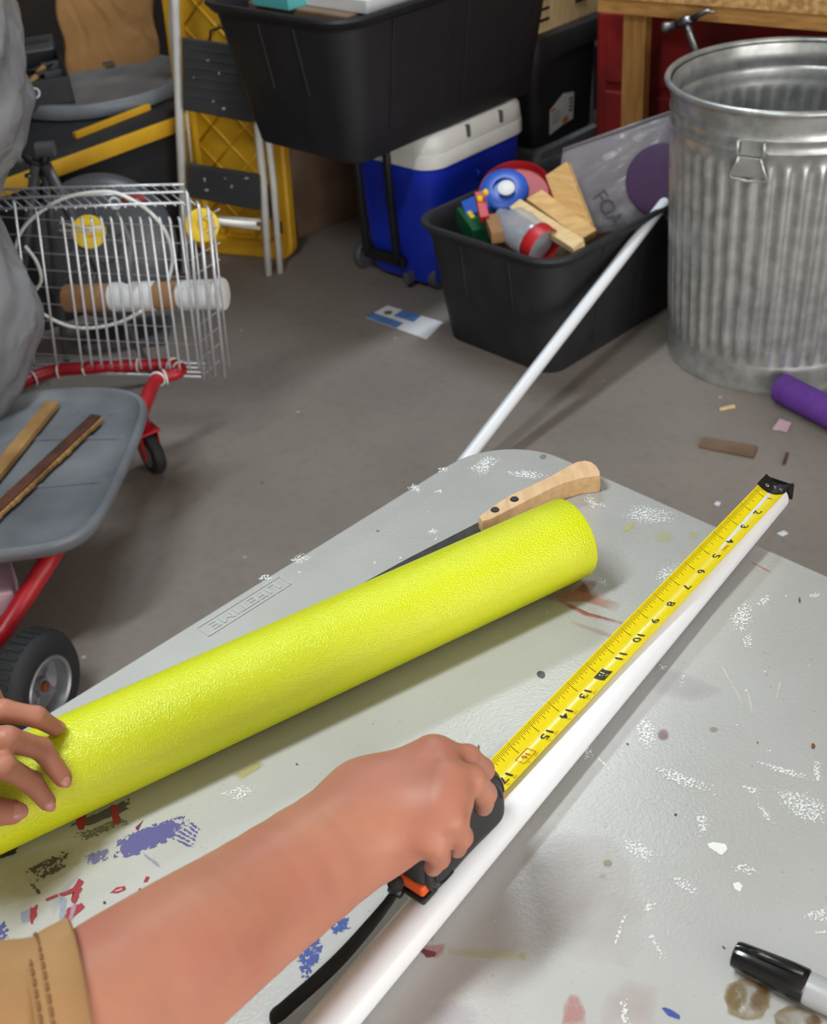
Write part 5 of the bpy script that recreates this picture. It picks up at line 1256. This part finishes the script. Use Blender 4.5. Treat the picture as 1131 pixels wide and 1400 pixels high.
# case: rounded side profile extruded across
cs0, cs1, cz0, cz1 = .458, .545, TZ + .0275, TZ + .093
def case_loop(off, w):
    pts = [(cs0, cz0), (cs0 - .002, cz0 + .012), (cs0 - .001, cz0 + .034), (cs0 + .006, cz0 + .052), (cs0 + .020, cz1 - .004), (cs0 + .038, cz1), (cs0 + .058, cz1 - .004), (cs1 - .010, cz1 - .018), (cs1 - .001, cz0 + .034), (cs1, cz0 + .012), (cs1 - .004, cz0 + .002), (cs1 - .012, cz0)]
    P = np.array(pts); c = P.mean(0)
    cl = np.concatenate([P, P[:1]]); seg = np.r_[0, np.cumsum(np.linalg.norm(np.diff(cl, axis=0), axis=1))]
    s = np.linspace(0, seg[-1], 61)[:-1]; L2 = np.stack([np.interp(s, seg, cl[:, k]) for k in range(2)], -1)
    for _ in range(3): L2 = (np.roll(L2, 1, 0) + 2 * L2 + np.roll(L2, -1, 0)) / 4
    d = L2 - c; L2 = L2 + d / np.linalg.norm(d, axis=1)[:, None] * off
    return np.array([HK + TD * a + TWv * w + EZ * z for a, z in L2])
wc_ = (W0 + W1) / 2 - .0035; hw = .0235
case = MB().rings([case_loop(-.012, wc_ - hw), case_loop(-.006, wc_ - hw + .001), case_loop(-.001, wc_ - hw + .005), case_loop(0, wc_ - hw + .010), case_loop(0, wc_ + hw - .010), case_loop(-.001, wc_ + hw - .005), case_loop(-.006, wc_ + hw - .001), case_loop(-.012, wc_ + hw)]).build('case', M['case_rubber'], tm, smooth=40)
for off, w in ((-.0035, wc_ - hw + .0028), (-.009, wc_ - hw + .0005)):
    MB().tube(case_loop(off, w)[6:46], .0011, 6).build('grip_ridge', M['case_gloss'], case, smooth=True)
for k in range(5):
    s = cs0 + .016 + .011 * k
    MB().tube([HK + TD * s + TWv * (wc_ - hw + .006) + EZ * (cz0 + .002), HK + TD * (s + .004) + TWv * (wc_ - hw + .0022) + EZ * (cz0 + .007), HK + TD * (s + .008) + TWv * (wc_ - hw + .0012) + EZ * (cz0 + .012)], .0013, 6).build('grip_rib', M['case_rubber'], case, smooth=True)
MB().box(HK + TD * (cs0 + .001) + TWv * (wc_ - hw + .0085) + EZ * (cz0 + .020), [TD, TWv, EZ], (.007, .007, .020)).build('lock_button', M['orange_plastic'], case, bevel=.0015)
MB().box(HK + TD * (cs1 - .006) + TWv * (wc_ - .010) + EZ * (cz0 + .010), [TD, TWv, EZ], (.014, .020, .010)).build('orange_insert', M['orange_plastic'], case, bevel=.002)
MB().box(HK + TD * (cs1 - .005) + TWv * (wc_ - .010) + EZ * (cz0 + .0035), [TD, TWv, EZ], (.016, .024, .006)).build('base_insert', M['case_gloss'], case, bevel=.002)
# wrist strap
st_px = [(548, 1205, .783), (542, 1218, .776), (530, 1235, .768), (508, 1262, .764), (484, 1290, .763), (460, 1316, .762), (430, 1344, .759), (402, 1368, .756), (380, 1388, .752), (371, 1392, .748)]
sp = np.array([PZ(x, y, z) for x, y, z in st_px])
seg = np.r_[0, np.cumsum(np.linalg.norm(np.diff(sp, axis=0), axis=1))]; q = np.linspace(0, seg[-1], 40); sp = np.stack([np.interp(q, seg, sp[:, k]) for k in range(3)], -1)
for _ in range(4): sp[1:-1] = (sp[:-2] + 2 * sp[1:-1] + sp[2:]) / 4
M['strap'] = mat('black_webbing', (22, 22, 24), .8, var=.3, vscale=120, bump=.5, bscale=500, bdist=.0006)
MB().tube(sp, np.interp(np.linspace(0, 1, 40), [0, .15, .3, .6, .97, 1], [.0036, .0038, .0046, .0054, .0058, .0042]), 12, flat=.45).build('wrist_strap', M['strap'], tm, smooth=True)
MB().ball(PZ(541, 1208, .782), (.0055, .005, .006), 12).build('strap_knot', M['strap'], tm, smooth=True); MB().tube([PZ(534, 1213, .777), PZ(549, 1222, .777)], .0035, 8).build('strap_clip', M['case_gloss'], tm, smooth=True)

# ------------------------------------------------------------------ marker
mk0 = PZ(1003, 1303, TZ + .0108); mk1 = PZ(1120, 1358, TZ + .0108); md = nrm(mk1 - mk0)
mkr = empty('marker', mk0 - EZ * .0108, 'black capped marker with a grey barrel on the table', 'marker')
cl_ = .045
MB().lathe([(.0058, 0), (.0078, .0008), (.0086, .004), (.0092, .012), (.0100, .022), (.0108, .034), (.0108, cl_ - .001), (.0100, cl_)], mk0, md, 32, True, True).build('cap', mat('glossy_black', (16, 16, 18), .16), mkr, smooth=40)
MB().tube([mk0 + md * .008 + EZ * .0088, mk0 + md * .016 + EZ * .0106, mk0 + md * .028 + EZ * .0116, mk0 + md * .042 + EZ * .0110], [.001, .0022, .0024, .002], 8).build('clip', M['case_gloss'], mkr, smooth=True)
MB().lathe([(.0090, cl_ - .002), (.0100, cl_ + .002), (.0102, cl_ + .075), (.0085, cl_ + .09), (.005, cl_ + .091)], mk0, md, 32, True, True).build('barrel', mat('grey_barrel', (178, 178, 180), .35, var=.05), mkr, smooth=40)

# ------------------------------------------------------------------ person: child standing at the long side of the table
def skin_mat():
    m, nt, p, N, L = new_mat('skin')
    tc = N.new('ShaderNodeTexCoord')
    n1 = N.new('ShaderNodeTexNoise'); n1.inputs['Scale'].default_value = 22; n1.inputs['Detail'].default_value = 5
    n2 = N.new('ShaderNodeTexNoise'); n2.inputs['Scale'].default_value = 420; n2.inputs['Detail'].default_value = 2
    for q in (n1, n2): L.new(tc.outputs['Object'], q.inputs['Vector'])
    r = N.new('ShaderNodeValToRGB'); r.color_ramp.elements[0].position = .3; r.color_ramp.elements[1].position = .7
    r.color_ramp.elements[0].color = srgb(178, 122, 98); r.color_ramp.elements[1].color = srgb(170, 108, 90)
    L.new(n1.outputs['Fac'], r.inputs['Fac']); L.new(r.outputs['Color'], p.inputs['Base Color'])
    p.inputs['Roughness'].default_value = .48; p.inputs['Specular IOR Level'].default_value = .35
    p.inputs['Subsurface Weight'].default_value = .2; p.inputs['Subsurface Radius'].default_value = (.010, .004, .002); p.inputs['Subsurface Scale'].default_value = .5
    b = N.new('ShaderNodeBump'); b.inputs['Strength'].default_value = .12; b.inputs['Distance'].default_value = .0006
    L.new(n2.outputs['Fac'], b.inputs['Height']); L.new(b.outputs['Normal'], p.inputs['Normal'])
    return m
M['skin'] = skin_mat(); M['nail'] = mat('fingernail', (190, 132, 118), .3, var=.05)
M['shirt'] = mat('tan_cotton', (166, 126, 82), .85, rgb2=(156, 115, 73), vscale=14, bump=.35, bscale=600, bdist=.0008); M['stitch'] = mat('brown_thread', (126, 88, 50), .8)
M['pants'] = mat('navy_cotton', (44, 52, 76), .85, var=.15, bump=.3, bscale=400); M['hair'] = mat('dark_brown_hair', (48, 32, 24), .5, var=.3, vscale=60, stretch=(8, 8, 1), bump=.6, bscale=90); M['shoe'] = mat('grey_canvas', (90, 92, 98), .8, var=.1)
prs = empty('person', V3(-.53, .31, 0), 'person in a tan shirt holding the tape measure and the yellow noodle', 'person')
SR, SL = V3(-.40, .215, 1.035), V3(-.64, .42, 1.035)
WR = PZ(505, 1120, .834); ER = PZ(95, 1415, .885); MR = PZ(-60, 1455, .905)
K = lambda x, y, z: PZ(x, y, z)
# right hand: palm over the case, fingers round its front and right side
R_f = {
    'index': [K(596, 1031, .862), K(640, 1036, .852), K(660, 1052, .826), K(665, 1065, .800)],
    'middle': [K(611, 1062, .865), K(647, 1066, .857), K(662, 1085, .832), K(661, 1102, .806)],
    'ring': [K(602, 1102, .861), K(619, 1122, .856), K(630, 1144, .834), K(625, 1160, .812)],
    'pinky': [K(581, 1136, .851), K(597, 1157, .845), K(600, 1173, .826), K(592, 1186, .808)],
    'thumb': [K(535, 1090, .828), K(562, 1074, .812), K(598, 1078, .800), K(622, 1084, .792)],
}
fr = {'index': (.0088, .0080, .0074, .0062), 'middle': (.0092, .0084, .0077, .0064), 'ring': (.0086, .0079, .0072, .0060), 'pinky': (.0080, .0073, .0066, .0056), 'thumb': (.014, .011, .0095, .008)}
def hand_prims(W, MC, fingers, rw):
    P = []
    for k in ('index', 'middle', 'ring', 'pinky'):
        j = fingers[k]; r = fr[k]
        P.append(('c', W * .75 + j[0] * .25 - EZ * .002, j[0] - EZ * .004, rw * .60, .0112))
    P.append(('c', W, (fingers['middle'][0] + fingers['ring'][0]) / 2 - EZ * .008, rw * .80, .014))
    P.append(('c', W * .6 + fingers['thumb'][0] * .4, fingers['thumb'][0], rw * .7, .015))
    F = []
    for k in ('index', 'middle', 'ring', 'pinky', 'thumb'):
        j = fingers[k]; r = fr[k]
        F.append([('c', j[i], j[i + 1], r[i], r[i + 1]) for i in range(3)])
    return P, F
def hand_fn(arm, palm, fingers, kp=.018, kf=.0045):
    def fn(P):
        d = smin_list(P, palm, kp); q = smin_list(P, arm, .0015)
        d = np.minimum(q, d) - np.square(np.maximum(kp - np.abs(q - d), 0)) / (4 * kp)
        for fs in fingers:
            q = smin_list(P, fs, .003)
            d = np.minimum(q, d) - np.square(np.maximum(kf - np.abs(q - d), 0)) / (4 * kf)
        return d
    return fn
A1, A2, A3, A4 = K(483, 1139, .836), K(350, 1235, .850), K(257, 1301, .867), K(175, 1360, .875)
_ax = spl([np.r_[p, r] for p, r in ((WR, .0315), (A1, .0338), (A2, .0369), (A3, .0398), (A4, .0420), (ER, .0430), (MR, .0440), (SR, .046))], 4)
armR = [('c', _ax[i][:3], _ax[i + 1][:3], _ax[i][3], _ax[i + 1][3]) for i in range(len(_ax) - 1)]
pr_, fi_ = hand_prims(WR, None, R_f, .030)
pr_ += [('c', K(505, 1088, .842), K(588, 1040, .858), .0170, .0115)]
vR, fR_ = surface(hand_fn(armR, pr_, fi_), np.minimum.reduce([ER - .05, MR - .05] + [q - .03 for v in R_f.values() for q in v]), np.maximum.reduce([ER + .05, MR + .05] + [q + .03 for v in R_f.values() for q in v]), .0021)
# left hand resting on the noodle
def on_noodle(x, y, lift):
    """where the view ray meets the noodle, lifted outwards"""
    d = ray(x, y); o = CAM - noodle_pt(0)
    dp = d - ND * np.dot(d, ND); op = o - ND * np.dot(o, ND)
    a, b, c = dp @ dp, 2 * dp @ op, op @ op - NR ** 2; D = b * b - 4 * a * c
    t = (-b - math.sqrt(max(D, 0))) / (2 * a); p = CAM + d * t
    q = p - noodle_pt(0); q = q - ND * np.dot(q, ND); return p + nrm(q) * lift
WL = PZ(-150, 1030, .862); EL = V3(-.575, .505, .90)
L_f = {
    'index': [PZ(-50, 1048, .846), PZ(6, 1048, .840), on_noodle(42, 1070, .010), on_noodle(62, 1092, .0058)],
    'middle': [PZ(-52, 1012, .850), PZ(10, 1010, .849), on_noodle(60, 1034, .013), on_noodle(85, 1063, .0058)],
    'ring': [PZ(-54, 980, .846), PZ(4, 972, .848), PZ(50, 980, .838), on_noodle(78, 1003, .0060)],
    'pinky': [PZ(-66, 956, .840), PZ(-30, 946, .838), PZ(-12, 950, .826), PZ(-2, 962, .814)],
    'thumb': [PZ(-90, 1088, .840), PZ(-55, 1102, .836), on_noodle(-14, 1107, .012), on_noodle(14, 1106, .0085)],
}
fr['thumb'] = (.012, .0105, .0098, .0085)
pl_, fl_ = hand_prims(WL, None, L_f, .026)
armL = [('c', WL, EL, .026, .037), ('c', EL, SL, .037, .044)]
vL, fL_ = surface(hand_fn(armL, pl_, fl_), np.minimum.reduce([EL, SL, WL] + [q for v in L_f.values() for q in v]) - .03, np.maximum.reduce([EL, WL] + [q for v in L_f.values() for q in v]) + .03, .0022)
# trunk, neck and head (out of the picture, but he stands there)
FW = nrm(V3(.68, .73, 0)); RT_ = V3(FW[1], -FW[0], 0); pc = V3(-.53, .305, 0)
HD = pc + FW * .05 + EZ * 1.245
axh = np.array([RT_, FW, EZ])
body = [('c', pc + EZ * .70, pc + EZ * .98, .085, .088), ('c', SR, SL, .046, .046), ('c', pc + EZ * 1.0 + FW * .01, pc + FW * .03 + EZ * 1.15, .046, .040),
        ('e', HD, (.068, .085, .092), axh), ('e', HD + FW * .025 - EZ * .045, (.050, .058, .055), axh), ('c', HD + FW * .082 + EZ * .012, HD + FW * .096 - EZ * .012, .006, .010),
        ('e', HD + RT_ * .070 - EZ * .005 - FW * .005, (.010, .016, .024), axh), ('e', HD - RT_ * .070 - EZ * .005 - FW * .005, (.010, .016, .024), axh)]
for s in (-1, 1):
    hip = pc + RT_ * .055 * s + EZ * .68
    body += [('c', hip, pc + RT_ * .065 * s + EZ * .37 + FW * .01, .068, .046), ('c', pc + RT_ * .065 * s + EZ * .37 + FW * .01, pc + RT_ * .07 * s + EZ * .07, .044, .030), ('c', pc + RT_ * .07 * s + EZ * .045, pc + RT_ * .075 * s + EZ * .03 + FW * .12, .030, .024)]
vB, fB = surface(lambda P: smin_list(P, body, .02), V3(-.80, .05, -.002), V3(-.28, .58, 1.36), .0075)
nb = MB(); nb.add(vR, fR_); nb.add(vL, fL_); nb.add(vB, fB)
bodyo = nb.build('body', M['skin'], prs, smooth=True)
# nails
def nail(j, up, sx=.0052, sl=.0066, r=.0064):
    d = nrm(j[3] - j[2]); u = np.asarray(up, float); u = nrm(u - d * np.dot(u, d)); s_ = np.cross(d, u)
    MB().ball(j[3] + d * r * .25 + u * (r * .72), (sx, sl, r * .34), 14, [s_, d, u]).build('fingernail', M['nail'], bodyo, smooth=True)
for k in ('index', 'middle', 'ring'):
    nail(L_f[k], nrm(L_f[k][3] - noodle_pt(0) - ND * np.dot(L_f[k][3] - noodle_pt(0), ND)) + nrm(L_f[k][3] - L_f[k][2]) * .6, .0040, .0052, .0060)
nail(L_f['thumb'], nrm(CAM - L_f['thumb'][3]) + EZ * .2, .0062, .0072, .0084)
nail(R_f['index'], V3(.6, .5, .6), .0046, .0058, .0064); nail(R_f['middle'], V3(.7, .3, .6), .0046, .0058, .0066)
# face
for s in (-1, 1):
    ey = HD + FW * .076 + RT_ * .028 * s + EZ * .006
    MB().ball(ey, .0105, 12).build('eye', M['white_plastic'], bodyo, smooth=True); MB().ball(ey + FW * .0075, .0048, 10).build('iris', M['dark_wood'], bodyo, smooth=True)
    MB().tube([ey + RT_ * .014 * k + EZ * (.017 - .004 * abs(k)) + FW * .006 for k in (-1, 0, 1)], .0025, 6).build('eyebrow', M['hair'], bodyo, smooth=True)
MB().ball(HD + FW * .079 - EZ * .046, (.020, .006, .006), 12, axh).build('lips', mat('lips', (178, 104, 98), .5), bodyo, smooth=True)
hv, hf_ = surface(lambda P: np.maximum(smin_list(P, [('e', HD + EZ * .012 - FW * .010, (.076, .090, .094), axh), ('e', HD - FW * .03 - EZ * .02, (.072, .068, .075), axh)], .02), ((P - (HD + EZ * .035 + FW * .03).astype(np.float32)) @ (FW * .8 - EZ * .6).astype(np.float32))), HD - .13, HD + .13, .006)
MB().add(hv, hf_).build('hair', M['hair'], prs, smooth=True)
# shirt: trunk and sleeves grown round the arms, cut clean at the hems
hemR = K(116, 1402, .882); aR = nrm(A4 - ER); dR = nrm(aR * .45 + cR * .55)   # oblique hem plane of the right sleeve
hemL = WL * .30 + EL * .70; dL = nrm(WL - EL)
shirt = [('c', pc + EZ * .66, pc + EZ * .95, .112, .108), ('c', SR, SL, .062, .062), ('c', pc + EZ * .95, pc + EZ * 1.04, .10, .07)]
slv = [('c', A3, ER, .0455, .0465), ('c', ER, MR, .0465, .050), ('c', MR, SR, .050, .058)]
sll = [('c', WL, EL, .040, .050), ('c', EL, SL, .051, .056)]
def shirt_fn(P):
    d = smin_list(P, shirt, .03)
    a = np.maximum(smin_list(P, slv, .006), (P - hemR.astype(np.float32)) @ dR.astype(np.float32))
    b = np.maximum(smin_list(P, sll, .006), (P - hemL.astype(np.float32)) @ dL.astype(np.float32))
    for q in (a, b): d = np.minimum(d, q) - np.square(np.maximum(.03 - np.abs(q - d), 0)) / .12
    wr = .0010 * np.sin(P[..., 0] * 90 + P[..., 2] * 60) + .0008 * np.sin(P[..., 1] * 130 - P[..., 2] * 50)
    return np.maximum(d + wr, .585 - P[..., 2])
vS, fS = surface(shirt_fn, V3(-.80, .05, .57), V3(-.10, .60, 1.14), .0052)
sho = MB().add(vS, fS).build('shirt', M['shirt'], prs, smooth=60)
# folded hem band and its two stitch lines on the right sleeve
X = nrm(np.cross(aR, EZ)); Yv = np.cross(X, aR); a = np.linspace(0, 2 * np.pi, 56, endpoint=False)
def hring(s, r):
    """ring round the sleeve, lying in a plane parallel to the hem"""
    out = []
    for q in a:
        p = ER + X * r * math.cos(q) + Yv * r * math.sin(q)
        out.append(p + aR * ((s - np.dot(p - hemR, dR)) / np.dot(aR, dR)))
    return np.array(out)
MB().rings([hring(-.024, .0465), hring(-.0235, .0494), hring(-.012, .0497), hring(-.001, .0490), hring(.0006, .0470), hring(0.0, .0400)], False, False).build('hem', M['shirt'], sho, smooth=50)
for s in (-.0215, -.0165):
    R1 = hring(s, .0497)
    st = MB()
    for k in range(0, 56): st.tube([R1[k] * .85 + R1[(k + 1) % 56] * .15, R1[k] * .15 + R1[(k + 1) % 56] * .85], .0010, 5)
    st.build('stitching', M['stitch'], sho, kind='stuff')
# trousers and shoes
pants = [('c', pc + EZ * .56, pc + EZ * .70, .10, .098)]
for s in (-1, 1): pants += [('c', pc + RT_ * .055 * s + EZ * .64, pc + RT_ * .065 * s + EZ * .37 + FW * .01, .080, .062), ('c', pc + RT_ * .065 * s + EZ * .37 + FW * .01, pc + RT_ * .07 * s + EZ * .08, .060, .050)]
vP, fP = surface(lambda P: np.maximum(smin_list(P, pants, .02), np.maximum(P[..., 2] - .70, .07 - P[..., 2])), V3(-.76, .08, .05), V3(-.30, .54, .74), .008)
MB().add(vP, fP).build('trousers', M['pants'], prs, smooth=60)
for s in (-1, 1):
    c = pc + RT_ * .073 * s
    vv, ff = surface(lambda P: np.maximum(smin_list(P, [('c', c - FW * .035 + EZ * .045, c + FW * .13 + EZ * .032, .040, .036), ('c', c + EZ * .06, c + EZ * .09, .042, .042)], .02), np.maximum(.0 - P[..., 2] + .001, P[..., 2] - .105)), c - V3(.2, .2, .006), c + V3(.2, .25, .13), .006)
    MB().add(vv, ff).build('shoe', M['shoe'], prs, smooth=60)
